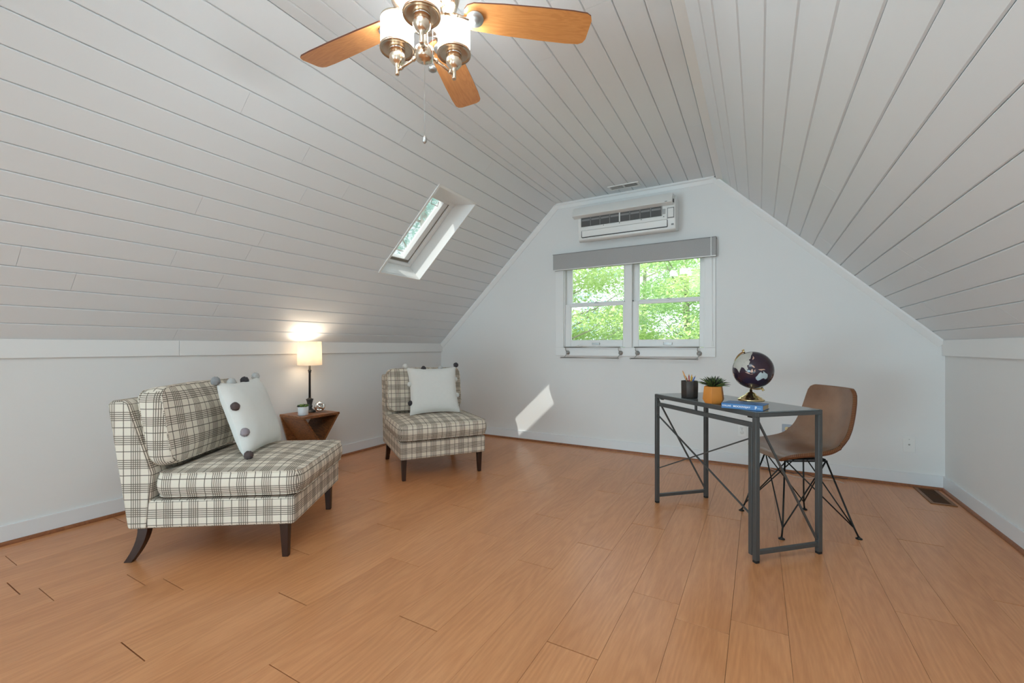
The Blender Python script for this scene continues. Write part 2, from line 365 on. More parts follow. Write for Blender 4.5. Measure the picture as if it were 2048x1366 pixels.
# floor: slab plus laminate planks, 0.1915 wide, running away from the camera
fl = struct(MB().box(XL - .1, XR + .1, YB - .1, D + .1, -.2, -.0125).build('floor', VENTD, label='orange brown laminate plank floor of the attic room'))
PW, PX0 = 0.1915, 0.672
ends = {0: 1.95, -1: 2.295, -2: 2.95, -3: 1.52, -4: 1.908, -5: 3.02, -6: 1.911, -7: 1.437, -8: 2.246, -9: 1.914, -10: 1.283, -11: 2.086, -12: 1.615, -13: 1.145, -14: 0.671, -15: 1.43, -16: .95, -17: 2.1, -18: .642, -19: 1.8, -20: 1.33, -21: .656, -22: 1.138, 1: 2.6, 2: 1.7}
PL = 1.215
for k in range(-22, 3):
    x0 = max(XL, PX0 + PW * k); x1 = min(XR, PX0 + PW * (k + 1))
    if x1 - x0 < .01: continue
    e = ends.get(k, 1.0); ys = [YB]
    y = e - PL * 9
    while y < D:
        if y > YB + .15: ys.append(y)
        y += PL
    ys.append(D)
    for a, b_ in zip(ys[:-1], ys[1:]):
        g = .0006 if k in (-5, -4, -1, -7) else .00025; bv = .0003; ge = .0020 if (k * 7 + int(a * 10)) % 3 else .0006
        mb = MB(); w = x1 - x0; cx, cy = (x0 + x1) / 2, (a + b_) / 2; hw, hl = w / 2 - g, (b_ - a) / 2 - ge
        mb.add([(-hw, -hl, -.012), (hw, -hl, -.012), (hw, hl, -.012), (-hw, hl, -.012), (-hw, -hl, -bv), (hw, -hl, -bv), (hw, hl, -bv), (-hw, hl, -bv),
                (-hw + bv, -hl + bv, 0), (hw - bv, -hl + bv, 0), (hw - bv, hl - bv, 0), (-hw + bv, hl - bv, 0)],
               [(0, 1, 5, 4), (1, 2, 6, 5), (2, 3, 7, 6), (3, 0, 4, 7), (4, 5, 9, 8), (5, 6, 10, 9), (6, 7, 11, 10), (7, 4, 8, 11), (8, 9, 10, 11), (3, 2, 1, 0)])
        o = mb.build('floor_plank', FLOORL, fl); o.location = (cx, cy, 0)

# walls
WT = .12
struct(MB().box(XL - WT, XL, YB, D, 0, ZL + .02).build('wall_left', WALL, label='white knee wall on the left below the sloping planks'))
struct(MB().box(XR, XR + WT, YB, D, 0, ZR + .02).build('wall_right', WALL, label='white knee wall on the right beside the floor register'))
WX0, WX1, WZ0, WZ1 = -1.85, -.43, 1.055, 1.99      # front window opening
wb = MB()
def gable(y0, y1, hole=True):
    b = MB(); f = lambda x, z, y: (x, y, z)
    zl = lambda x: min(H + .06, ZL + .06 + (x - XL) * (H - ZL) / (XCL - XL), ZR + .06 + (XR - x) * (H - ZR) / (XR - XCR))
    if hole:
        b.prism([(XL, 0), (WX0, 0), (WX0, zl(WX0)), (XCL, H + .06), (XL, ZL + .06)], y0, y1, f)
        b.prism([(WX1, 0), (XR, 0), (XR, ZR + .06), (WX1, zl(WX1))], y0, y1, f)
        b.prism([(WX0, 0), (WX1, 0), (WX1, WZ0), (WX0, WZ0)], y0, y1, f)
        b.prism([(WX0, WZ1), (WX1, WZ1), (WX1, zl(WX1)), (WX0, zl(WX0))], y0, y1, f)
    else: b.prism([(XL, 0), (XR, 0), (XR, ZR + .06), (XCR, H + .06), (XCL, H + .06), (XL, ZL + .06)], y0, y1, f)
    return b
struct(gable(D, D + .16).build('wall_back', WALL, label='white gable wall holding the window pair and air conditioner'))
struct(gable(YB - .14, YB, False).build('wall_front', WALL, label='white gable wall behind the camera'))

# planked ceilings
aL = math.atan2(H - ZL, XCL - XL); uL = Vector((math.cos(aL), 0, math.sin(aL))); nL = Vector((-math.sin(aL), 0, math.cos(aL))); LL = math.hypot(H - ZL, XCL - XL)
aR = math.atan2(H - ZR, XR - XCR); uR = Vector((-math.cos(aR), 0, math.sin(aR))); nR = Vector((math.sin(aR), 0, math.cos(aR))); LR = math.hypot(H - ZR, XR - XCR)
def frame(o, u, n):   # local (s, y, T) -> world ; T outward
    M = Matrix((u, Vector((0, 1, 0)), n)).transposed().to_4x4(); M.translation = Vector(o); return M
ML = frame((XL, 0, ZL), uL, nL); MR = frame((XR, 0, ZR), uR, nR); MC = frame((XCL, 0, H), Vector((1, 0, 0)), Vector((0, 0, 1)))
def plank(parent, M, s0, s1, y0, y1, jit=0.0):
    b, g = .0068, .0006; dz = jit
    poly = [(s0 + .0008, .0062 + dz), (s0 + b, dz), (s1 - b * .55, dz), (s1 - .0008, .0055 + dz), (s1 - .0008, .016), (s0 + .0008, .016)]
    cy = (y0 + y1) / 2; cs = (s0 + s1) / 2
    mb = MB().prism([(a - cs, t) for a, t in poly], y0 + g - cy, y1 - g - cy, lambda a, t, h: (a, h, t))
    return inst('plank', mb.mesh('plank', CEIL), parent, M @ Matrix.Translation((cs, cy, 0)))
def run(parent, M, edges, joints, holes=None, seed=0):
    r = random.Random(seed)
    for i, (s0, s1) in enumerate(edges):
        js = sorted(set([YB, -2.3 + .17 * (i % 5), D] + joints.get(i, [r.uniform(-1.2, 0.4), r.uniform(1.4, 3.9)] if i not in joints else [])))
        for a, b_ in zip(js[:-1], js[1:]):
            segs = [(a, b_)]
            if holes and i in holes[0]:
                h0, h1 = holes[1]; segs = [(max(a, -9), min(b_, h0)), (max(a, h1), b_)]
            for p, q in segs:
                if q - p > .02: plank(parent, M, s0, s1, p, q, r.uniform(0, .0008))
# left slope, skylight hole = rows 7..13
P = .13
cl = struct(MB().box(-.02, .899, YB, D + .1, .0165, .19, ML).box(1.837, LL + .1, YB, D + .1, .0165, .19, ML).box(.899, 1.837, YB, 2.738, .0165, .19, ML).box(.899, 1.837, 3.274, D + .1, .0165, .19, ML)
            .build('ceiling', CEIL, label='left sloping ceiling of white tongue and groove planks with skylight'))
eL = [(.003 + P * i, .003 + P * (i + 1)) for i in range(16)] + [(.003 + P * 16, LL + .004)]
jL = {8: [1.262, -.6], 7: [1.671, -.9], 6: [1.642, -.3], 5: [1.257, -1.1, 2.79], 4: [1.564, .654], 2: [1.627, -.5], 3: [.873, -1.4, 2.9], 0: [1.461, 3.4], 1: [-.8, 2.4],
      13: [1.258, -1.2], 12: [1.663, -.7], 10: [1.777, -1.6], 11: [2.034, -.2], 9: [-.4], 14: [.2], 15: [2.2], 16: [3.1]}
run(cl, ML, eL, jL, (set(range(7, 14)), (2.752, 3.26)), 1)
cr = struct(MB().box(-.02, LR + .1, YB, D + .1, .0165, .19, MR).build('ceiling', CEIL, label='right sloping ceiling of white tongue and groove planks'))
eR = [(-.021, .109)] + [(.109 + P * i, .109 + P * (i + 1)) for i in range(14)] + [(1.929, 2.005), (2.005, 2.044)]
run(cr, MR, eR, {i: ([.9, 3.0 + .1 * (i % 3)] if i % 4 == 1 else [-.8 + .23 * i % 1.7, 3.3 - .31 * i % 2.0 + 1.2]) for i in range(17)}, None, 2)
WC = XCR - XCL
cc = struct(MB().box(-.1, WC + .1, YB, D + .1, .0165, .19, MC).build('ceiling', CEIL, label='flat strip of white planked ceiling along the ridge'))
ed = [0, .082]; 
while ed[-1] + .1275 < WC - .01: ed.append(ed[-1] + .1275)
ed.append(WC)
run(cc, MC, list(zip(ed[:-1], ed[1:])), {}, None, 3)
# trim along the right edge of the flat ceiling
t1 = struct(MB().box(XCR + .008, XCR + .066, YB, D, H - .036, H - .001).build('trim_1', TRIM, bevel=.002, label='white board where flat ceiling meets the right slope'))
# crown on the gable wall: along the flat ceiling and down both slopes
def crown(p0, p1, n_out):
    """moulding on the gable wall between p0 and p1 (x,z); n_out points from the ceiling into the room"""
    d = Vector((p1[0] - p0[0], 0, p1[1] - p0[1])); L = d.length; d.normalize(); dn = Vector((n_out[0], 0, n_out[1])).normalized()
    prof = [(0, 0), (.030, 0), (.030, .016), (.018, .024), (.010, .044), (.006, .056), (0, .056)]   # (out from wall, down from ceiling)
    b = MB(); o = Vector((p0[0], D, p0[1]))
    b.prism(prof, 0, L, lambda a, q, h: o + d * h + dn * q + Vector((0, -a, 0)))
    return b
sL, sR = uL, uR
struct(crown((XCL, H), (XCR + .01, H), (0, -1)).build('trim_2', TRIM, label='white crown moulding above the air conditioner'))
def flatstrip(p0, u, n, L):
    b = MB(); o = Vector((p0[0], D, p0[1]))
    prof = [(0, 0), (.030, 0), (.030, .014), (.014, .040), (.006, .052), (0, .052)]
    b.prism(prof, 0, L, lambda a, q, h: o + u * h - n * q + Vector((0, -a, 0))); return b
struct(flatstrip((XL, ZL), uL, nL, LL).build('trim_3', TRIM, label='white moulding up the left edge of the gable wall'))
struct(flatstrip((XR, ZR), uR, nR, LR).build('trim_4', TRIM, label='white moulding up the right edge of the gable wall'))
# boards capping the knee walls
struct(MB().box(XL, XL + .019, YB, 1.50, ZBL, ZL + .012).box(XL, XL + .019, 1.502, D, ZBL, ZL + .012).build('trim_5', TRIM, bevel=.0015, label='white board along the top of the left knee wall'))
struct(MB().box(XR - .019, XR, YB, D, ZBR, ZR + .012).build('trim_6', TRIM, bevel=.0015, label='white board along the top of the right knee wall'))
# baseboards with wood shoe moulding
def base(name, x0, x1, y0, y1, lab, ax):
    o = struct(MB().box(x0, x1, y0, y1, 0.0, .105).build(name, BASEB, bevel=.002, label=lab)); return o
q = .016
bl = base('baseboard_left', XL, XL + .013, YB, D, 'white baseboard along the left knee wall', 1)
bb = base('baseboard_back', XL + .013, XR - .013, D - .013, D, 'white baseboard along the gable wall', 0)
br = base('baseboard_right', XR - .013, XR, YB, D, 'white baseboard along the right knee wall', 1)
def qr(fn, L0, L1, parent):
    prof = [(0, 0), (q, 0)] + [(q * math.cos(a), .019 * math.sin(a)) for a in (.3, .6, .9, 1.2)] + [(0, .019)]
    MB().prism(prof, L0, L1, fn).build('shoe_moulding', SHOE, parent)
qr(lambda a, z, h: (XL + .013 + a, h, z), YB, D - .013, bl)
qr(lambda a, z, h: (h, D - .013 - a, z), XL + .013, XR - .013, bb)
qr(lambda a, z, h: (XR - .013 - a, h, z), YB, D - .013, br)

# ------------------------------------------------------------------ front window pair
w1 = root('window_1', 'pair of white double hung windows in the gable wall', 'window', (0, D, 0), kind='structure')
T_ = -.018
for x0_, x1_, z0_, z1_ in ((-1.942, -1.848, 1.0625, 1.9995), (-.433, -.343, 1.0625, 1.9995), (-1.942, -.343, 2.0, 2.06), (-1.942, -.343, .975, 1.062), (-1.178, -1.108, 1.0625, 1.9995)):
    MB().box(x0_, x1_, T_, 0, z0_, z1_).build('casing', TRIM, w1, bevel=.002)
for x0_, x1_, z0_, z1_ in ((-1.8495, -1.838, 1.064, 1.99), (-.445, -.4305, 1.064, 1.99), (-1.8495, -.4305, 1.9895, 1.9995), (-1.8495, -.4305, 1.0555, 1.0635), (-1.172, -1.114, 1.064, 1.99)):
    MB().box(x0_, x1_, .0005, .14, z0_, z1_).build('jamb', TRIM, w1)
for (xa, xb, ga, gb) in ((-1.838, -1.172, -1.775, -1.207), (-1.114, -.445, -1.05, -.483)):
    # lower sash (inner), upper sash (outer)
    for nm, y0, z0, z1, gz0, gz1 in (('lower_sash', .012, 1.066, 1.530, 1.143, 1.500), ('upper_sash', .050, 1.512, 1.99, 1.548, 1.94)):
        m = MB(); m.box(xa, ga, y0, y0 + .034, z0, z1).box(gb, xb, y0, y0 + .034, z0, z1).box(ga, gb, y0, y0 + .034, z0, gz0).box(ga, gb, y0, y0 + .034, gz1, z1)
        sh = m.build(nm, TRIM, w1, bevel=.003)
        MB().box(ga - .002, gb + .002, y0 + .015, y0 + .019, gz0 - .002, gz1 + .002).build('pane', GLASS, sh)
        if nm == 'lower_sash':
            cx = (ga + gb) / 2
            hd = MB().box(cx - .042, cx + .042, y0 - .012, y0, 1.098, 1.106).box(cx - .042, cx - .036, y0 - .012, y0, 1.090, 1.114).box(cx + .036, cx + .042, y0 - .012, y0, 1.090, 1.114).box(cx - .04, cx + .04, y0 - .004, y0, 1.090, 1.114)
            hd.build('sash_lift', CHROME, sh, bevel=.002)
            MB().box(cx - .018, cx + .018, y0 - .004, y0 + .02, 1.530, 1.538).lathe([(.012, 0), (.012, .008), (.004, .01)], (cx, y0 + .008, 1.538), 12).build('sash_lock', CHROME, sh)
            m = MB(); m.lathe([(.005, 0), (.005, .004)], (xb - .012 if xa < -1.5 else xa + .012, y0 - .001, 1.535), 10, Matrix.Rotation(PI / 2, 4, 'X')); m.build('screw', DPLAS, sh)
# roller blind cassette over the window
rb = root('roller_blind', 'grey fabric roller blind rolled up in its box above the window pair', 'blind', (0, D, 0))
MB().box(-1.945, -.335, -.080, -.004, 1.900, 2.066).build('cassette', BLIND, rb, bevel=.002)
MB().box(-1.948, -.332, -.083, -.002, 2.066, 2.071).build('top_edge', GREYP, rb)
MB().box(-1.945, -.335, -.083, -.078, 1.894, 1.902).build('bottom_rail', PLAS, rb)
MB().box(-.378, -.372, -.086, -.081, 1.896, 2.078).build('chain_guide', PLAS, rb)
MB().tube([(-.37, -.03, 1.90), (-.369, -.022, 1.5), (-.368, -.022, 1.09)], .0018, 6).build('cord', PLAS, rb)
MB().box(-.374, -.362, -.024, -.018, 1.075, 1.125).build('cord_holder', PLAS, rb, bevel=.002)

# double towel rails below the panes
def rails(x0, x1, lab, grp):
    r = root('towel_rail', lab, 'towel rail', (0, D, 0), group=grp)
    for i, x in enumerate((x0 + .02, x1 - .015)):
        rosette = MB().lathe([(.022, 0), (.023, .006), (.014, .012), (.009, .016), (.009, .030)], (x, -.018, 1.008), 20, Matrix.Rotation(PI / 2, 4, 'X')).build('rosette', CHROME, r)
        MB().tube([(x, -.045, 1.008), (x - .012, -.06, 1.04), (x - .012, -.062, 1.066)], .005, 8).tube([(x, -.045, 1.008), (x + .002, -.075, .985), (x - .02, -.085, .955)], .0045, 8).ball((x, -.045, 1.008), .011).build('bracket', CHROME, r)
    MB().tube([(x0 - .005, -.062, 1.066), (x1 - .012, -.062, 1.066)], .006, 10).build('upper_bar', CHROME, r)
    MB().tube([(x0 - .035, -.085, .955), (x1 - .025, -.085, .955)], .006, 10).ball((x0 - .035, -.085, .955), .009).ball((x1 - .025, -.085, .955), .009).build('lower_bar', CHROME, r)
rails(-1.815, -1.205, 'chrome double towel rail under the left pane of the window pair', None)
rails(-1.07, -.465, 'chrome double towel rail under the right pane of the window pair', None)
MB().box(-1.69, -1.62, D - .071, D - .053, 1.0725, 1.080).box(-1.675, -1.66, D - .071, D - .053, 1.080, 1.088).build('plastic_clip', PLAS, bevel=.002, label='small white plastic clip lying on the left chrome towel rail', cat='clip')

# ------------------------------------------------------------------ skylight
w2 = root('window_2', 'white framed skylight in a shaft through the left slope', 'window', kind='structure')
w2.matrix_world = ML
S0, S1, SY0, SY1 = .913, 1.823, 2.752, 3.26
Fw = .016
MB().box(S0 - .014, S0, SY0 - .014, SY1, -.006, .02).box(S0, S1, SY0 - .020, SY0, -.006, .02).box(S1, S1 + .02, SY0 - .02, SY1, -.004, .02).build('casing', TRIM, w2, bevel=.001)
MB().box(S0, S1, SY1, SY1 + .012, -.001, .24).build('shaft_side', TRIM, w2)
MB().box(S0, S1, SY0 - .012, SY0, -.001, .24).build('shaft_side', TRIM, w2)
MB().box(S0 - .012, S0, SY0, SY1, -.001, .24).build('shaft_bottom', TRIM, w2)
b = MB(); b.prism([(S1, -.001), (S1 + .012, -.001), (S1 + .012, .24), (1.675, .24), (1.675, .19)], SY0, SY1, lambda a, t, h: (a, h, t)); b.build('shaft_top', TRIM, w2)
b = MB(); b.box(S0, .945, SY0, SY1, .18, .215).box(1.655, 1.69, SY0, SY1, .18, .215).box(.945, 1.655, SY0, 2.79, .18, .215).box(.945, 1.655, 3.215, SY1, .18, .215)
fr = b.build('frame', TRIM, w2, bevel=.003)
b = MB(); b.box(.945, .975, 2.79, 3.215, .205, .265).box(1.645, 1.675, 2.79, 3.215, .205, .265).box(.975, 1.645, 2.79, 2.875, .205, .265).box(.975, 1.645, 3.15, 3.215, .205, .265)
sash = b.build('sash', TRIM, w2, bevel=.003)
MB().box(.97, 1.65, 2.87, 3.155, .248, .254).build('pane', GLASS, sash)
MB().tube([(1.635, 2.99, .20), (1.60, 2.99, .185), (1.60, 3.08, .185), (1.635, 3.08, .20)], .004, 6).build('handle', PLAS, sash)
MB().box(.80, .97, 2.70, 3.30, .20, .27).box(1.65, 1.93, 2.70, 3.30, .20, .27).box(.8, 1.93, 2.66, 2.80, .20, .27).box(.8, 1.93, 3.21, 3.36, .20, .27).build('flashing', EXT, w2)

# ------------------------------------------------------------------ wall mounted air conditioner
ac = root('air_conditioner', 'white wall mounted split air conditioner with its front flap open above the window', 'air conditioner', (0, D, 0))
b = MB(); prof = [(0, 2.182), (-.15, 2.148), (-.185, 2.165), (-.20, 2.30), (-.195, 2.40), (-.16, 2.475), (0, 2.478)]
b.prism(prof, -1.612, -.665, lambda a, z, h: (h, a, z)); body = b.build('body', PLAS, ac, bevel=.006)
MB().box(-1.572, -.785, -.2085, -.195, 2.292, 2.382).build('filter_recess', MESHG, ac)
xs = np.linspace(-1.572, -.785, 9)
for i in range(8):
    MB().box(xs[i] + .008, xs[i + 1] - .008, -.2105, -.2085, 2.347, 2.364).build('filter_tab', GREYP, ac)
for i, x in enumerate(xs): MB().box(x - (.006 if i == 4 else .003), x + (.006 if i == 4 else .003), -.2125, -.2086, 2.292, 2.382).build('filter_divider', PLAS if i == 4 else GREYP, ac)
b = MB(); b.prism([(-.200, 2.378), (-.272, 2.392), (-.268, 2.40), (-.215, 2.488), (-.150, 2.492), (-.150, 2.478), (-.196, 2.40)], -1.652, -.684, lambda a, z, h: (h, a, z)); b.build('front_flap', PLAS, ac, bevel=.003)
MB().box(-.745, -.725, -.2745, -.270, 2.396, 2.401).build('maker_mark', GREYP, ac)
MB().box(-1.575, -.735, -.2065, -.195, 2.252, 2.286).build('lower_strip', PLAS, ac, bevel=.002)
MB().prism([(-.2045, 2.246), (-.2005, 2.190), (-.192, 2.192), (-.195, 2.246)], -1.568, -.738, lambda a, z, h: (h, a, z)).build('louver', PLAS, ac)
MB().box(-1.568, -.738, -.200, -.185, 2.183, 2.188).box(-1.573, -1.568, -.2035, -.19, 2.186, 2.248).box(-.738, -.734, -.2035, -.19, 2.186, 2.248).build('louver_gap', DPLAS, ac)
MB().box(-.730, -.680, -.2075, -.195, 2.268, 2.352).build('control_cover', PLAS, ac, bevel=.004)
MB().box(-.735, -.675, -.2045, -.195, 2.262, 2.358).build('control_gasket', GREYP, ac)
MB().box(-.775, -.752, -.2055, -.195, 2.305, 2.352).build('receiver_window', mat('clear_grey_plastic', (.45, .45, .45), .2), ac, bevel=.003)
MB().box(-.700, -.680, -.2045, -.195, 2.196, 2.208).build('rating_label', GREYP, ac)
MB().box(-.682, -.676, -.215, -.198, 2.40, 2.43).build('hinge', DPLAS, ac)
for x in (-1.34, -1.18, -.97, -.765): MB().lathe([(.004, 0), (.004, .004)], (x, -.2085, 2.28), 8, Matrix.Rotation(PI / 2, 4, 'X')).build('screw', DPLAS, ac)

# ceiling supply vent
cv = root('ceiling_vent', 'small white ceiling vent above the air conditioner', 'vent', (-1.14, 4.225, H))
MB().box(-.15, .15, -.055, -.045, -.008, 0).box(-.15, .15, .045, .055, -.008, 0).box(-.15, -.13, -.045, .045, -.008, 0).box(.13, .15, -.045, .045, -.008, 0).box(-.004, .004, -.045, .045, -.008, 0).build('vent_frame', PLAS, cv, bevel=.001)
MB().box(-.13, .13, -.045, .045, -.001, .0005).build('duct', DPLAS, cv)
for i in range(20):
    x = -.122 + i * .0128
    if abs(x) > .006: MB().box(-.0022, .0022, -.045, .045, -.0065, -.001, Matrix.Translation((x, 0, 0)) @ Matrix.Rotation(.4 if i < 10 else -.4, 4, 'Y')).build('slat', PLAS, cv)

# floor register
fv = root('floor_register', 'brown metal floor register in the right corner of the floor', 'vent', (1.091, 4.19, 0), math.radians(0))
MB().box(-.068, .068, -.20, -.175, 0, .006).box(-.068, .068, .175, .20, 0, .006).box(-.068, -.045, -.175, .175, 0, .006).box(.045, .068, -.175, .175, 0, .006).build('register_frame', VENTB, fv, bevel=.002)
MB().box(-.045, .045, -.175, .175, 0, .001).build('duct', VENTD, fv)
for i in range(17):
    MB().box(-.045, .045, -.002, .002, .0005, .0045, Matrix.Translation((0, -.165 + i * .0206, 0))).build('slat', mat('register_slat', srgb(92, 58, 30), .5) if i == 0 else MATS['register_slat'], fv)

# outlets
def outlet(x, z, lab, plate, sock, duplex=True, name='wall_outlet', cat='outlet'):
    r = root(name, lab, cat, (x, D, z))
    MB().box(-.036, .036, -.006, 0, -.058, .058).build('cover_plate', plate, r, bevel=.002)
    if duplex:
        for dz in (-.02, .02):
            s = MB().lathe([(.0165, 0), (.0165, .003), (.015, .004)], (0, -.006, dz), 20, Matrix.Rotation(PI / 2, 4, 'X')).build('socket', sock, r)
            MB().box(-.007, -.005, -.0105, -.0095, dz - .001, dz + .007).box(.005, .007, -.0105, -.0095, dz - .001, dz + .006).lathe([(.0022, 0), (.0022, .0006)], (0, -.0099, dz - .007), 8, Matrix.Rotation(PI / 2, 4, 'X')).build('slot', DPLAS, s)
    else:
        MB().lathe([(.006, 0), (.006, .003), (.0035, .003), (.0035, .010)], (0, -.006, 0), 12, Matrix.Rotation(PI / 2, 4, 'X')).build('coax_jack', CHROME, r)
    MB().lathe([(.003, 0), (.003, .0008)], (0, -.006, 0.04 if not duplex else 0), 8, Matrix.Rotation(PI / 2, 4, 'X')).build('screw', CHROME, r)
outlet(-.129, .323, 'white wall outlet behind the grey desk', PLAS, PLAS)
outlet(.213, .347, 'ivory wall outlet in a steel plate left of the leather chair back', STAINL, IVORY)
outlet(1.007, .319, 'white coax jack plate near the right corner of the gable wall', PLAS, PLAS, False, 'coax_plate', 'wall plate')

# ------------------------------------------------------------------ ceiling fan
FC = Vector((-1.11, 1.28, 0))
fan = root('ceiling_fan', 'brushed nickel ceiling fan with maple blades and three lit glass shades', 'ceiling fan', (FC.x, FC.y, H))
zz = lambda z: z - H
MB().lathe([(.0, zz(2.64)), (.075, zz(2.64)), (.08, zz(2.60)), (.06, zz(2.575)), (.05, zz(2.56)), (.05, zz(2.53))], n=40).build('canopy', NICKEL, fan)
MB().lathe([(.05, zz(2.535)), (.11, zz(2.53)), (.132, zz(2.49)), (.135, zz(2.42)), (.125, zz(2.385)), (.09, zz(2.37)), (0, zz(2.368))], n=48).build('motor_housing', NICKEL, fan)
MB().lathe([(.055, zz(2.37)), (.075, zz(2.362)), (.078, zz(2.325)), (.07, zz(2.305)), (.03, zz(2.297)), (0, zz(2.295))], n=40).build('switch_housing', NICKEL, fan)
MB().lathe([(.013, zz(2.30)), (.013, zz(2.20))], n=20).build('stem', NICKEL, fan)
MB().lathe([(.013, zz(2.212)), (.034, zz(2.208)), (.037, zz(2.195)), (.037, zz(2.178)), (.033, zz(2.168)), (.020, zz(2.160)), (.006, zz(2.157)), (.005, zz(2.149)), (0, zz(2.148))], n=36).build('light_kit_hub', NICKEL, fan)
for k in range(5):
    th = math.radians(38 + 72 * k); Rz = Matrix.Rotation(th, 4, 'Z')
    tilt = Matrix.Rotation(math.radians(-12), 4, 'X')
    zb = zz(2.352)
    # outline: rounded root at 0.165, widening to the tip at 0.65
    pts = [(.150, .028), (.160, .045), (.185, .056), (.30, .064), (.45, .069), (.57, .070), (.625, .067), (.642, .058), (.650, .040)]
    up = pts + [(x, -y) for x, y in pts[::-1]]
    M = Matrix.Translation((0, 0, zb)) @ Rz @ tilt
    b = MB(); b.prism([(x, y) for x, y in up], -.003, .003, lambda a, c_, h: M @ Vector((a, c_, h)))
    b.mi = [0, 0] + [1] * (len(b.f) - 2)
    bo = bpy.data.objects.new('blade', None)
    # keep the blade's own axes for its grain
    b2 = MB(); b2.prism(up, -.003, .003, lambda a, c_, h: (a, c_, h)); b2.mi = [0, 0] + [1] * (len(b2.f) - 2)
    bpy.data.objects.remove(bo)
    bl_ = inst('blade', b2.mesh('blade', [BLADEW, BLADEE]), fan, M)
    med = MB(); med.lathe([(.030, 0), (.034, -.006), (.033, -.012), (.020, -.014), (.016, -.017), (.014, -.022), (0, -.023)], (.192, 0, -.003), 28)
    med.build('medallion', CHROME, bl_)
    arm = MB(); arm.tube([M @ Vector((.17, 0, -.012)), Rz @ Vector((.13, 0, zz(2.347))), Rz @ Vector((.075, 0, zz(2.350)))], .007, 10).tube([Rz @ Vector((.118, 0, zz(2.3475))), Rz @ Vector((.128, 0, zz(2.347)))], .010, 10)
    arm.build('blade_arm', NICKEL, fan)
for a in (-83, 37, 157):
    th = math.radians(a + 29.558); c_, s_ = math.cos(th) * .128, math.sin(th) * .128
    Rz = Matrix.Rotation(th, 4, 'Z')
    MB().tube([Rz @ Vector((.03, 0, zz(2.188))), Rz @ Vector((.128, 0, zz(2.158)))], .006, 10).tube([Rz @ Vector((.045, 0, zz(2.1835))), Rz @ Vector((.055, 0, zz(2.1805)))], .0085, 10).tube([Rz @ Vector((.105, 0, zz(2.165))), Rz @ Vector((.115, 0, zz(2.162)))], .0085, 10).build('light_arm', NICKEL, fan)
    cup = MB().lathe([(0, zz(2.140)), (.0075, zz(2.140)), (.0085, zz(2.145)), (.0085, zz(2.178)), (.018, zz(2.184)), (.031, zz(2.200)), (.032, zz(2.232)), (.028, zz(2.236))], (c_, s_, 0), 28).build('socket_cup', NICKEL, fan)
    sh = MB().lathe([(.052, zz(2.238)), (.063, zz(2.240)), (.0665, zz(2.236)), (.0675, zz(2.243)), (.0655, zz(2.250)), (.062, zz(2.250)), (.052, zz(2.243)), (.050, zz(2.240))], (c_, s_, 0), 44)
    ring = sh.build('shade_ring', NICKEL, fan)
    MB().lathe([(.028, zz(2.236)), (.034, zz(2.246)), (.045, zz(2.247)), (.053, zz(2.241))], (c_, s_, 0), 36, cap=False).build('reflector_dish', SILVER, fan)
    g = MB().lathe([(.0625, zz(2.249)), (.0635, zz(2.262)), (.0635, zz(2.350)), (.0600, zz(2.352)), (.0600, zz(2.262)), (.058, zz(2.250))], (c_, s_, 0), 44, cap=False).build('glass_shade', FROST, fan)
    MB().lathe([(.0642, zz(2.349)), (.0652, zz(2.352)), (.0642, zz(2.357)), (.0600, zz(2.357))], (c_, s_, 0), 44, cap=False).build('top_ring', NICKEL, fan)
def chain(x, y, z0, z1, nm):
    b = MB(); z = z0
    while z > z1: b.ball((x, y, z), .0017, 6, 4); z -= .0046
    b.tube([(x, y, z0), (x, y, z1)], .0006, 5); return b.build(nm, CHROME, fan)
ch = chain(0, 0, zz(2.148), zz(1.885), 'pull_chain')
MB().lathe([(.001, .012), (.006, .008), (.0095, 0), (.0085, -.012), (.004, -.018), (0, -.019)], (0, 0, zz(1.866)), 16).build('fob', CHROME, ch)
ch = chain(.052, -.015, zz(2.30), zz(2.118), 'pull_chain')
MB().lathe([(.001, .010), (.010, .006), (.0155, 0), (.0155, -.006), (.010, -.010), (0, -.011)], (.052, -.015, zz(2.108)), 20).build('fob', CHROME, ch)

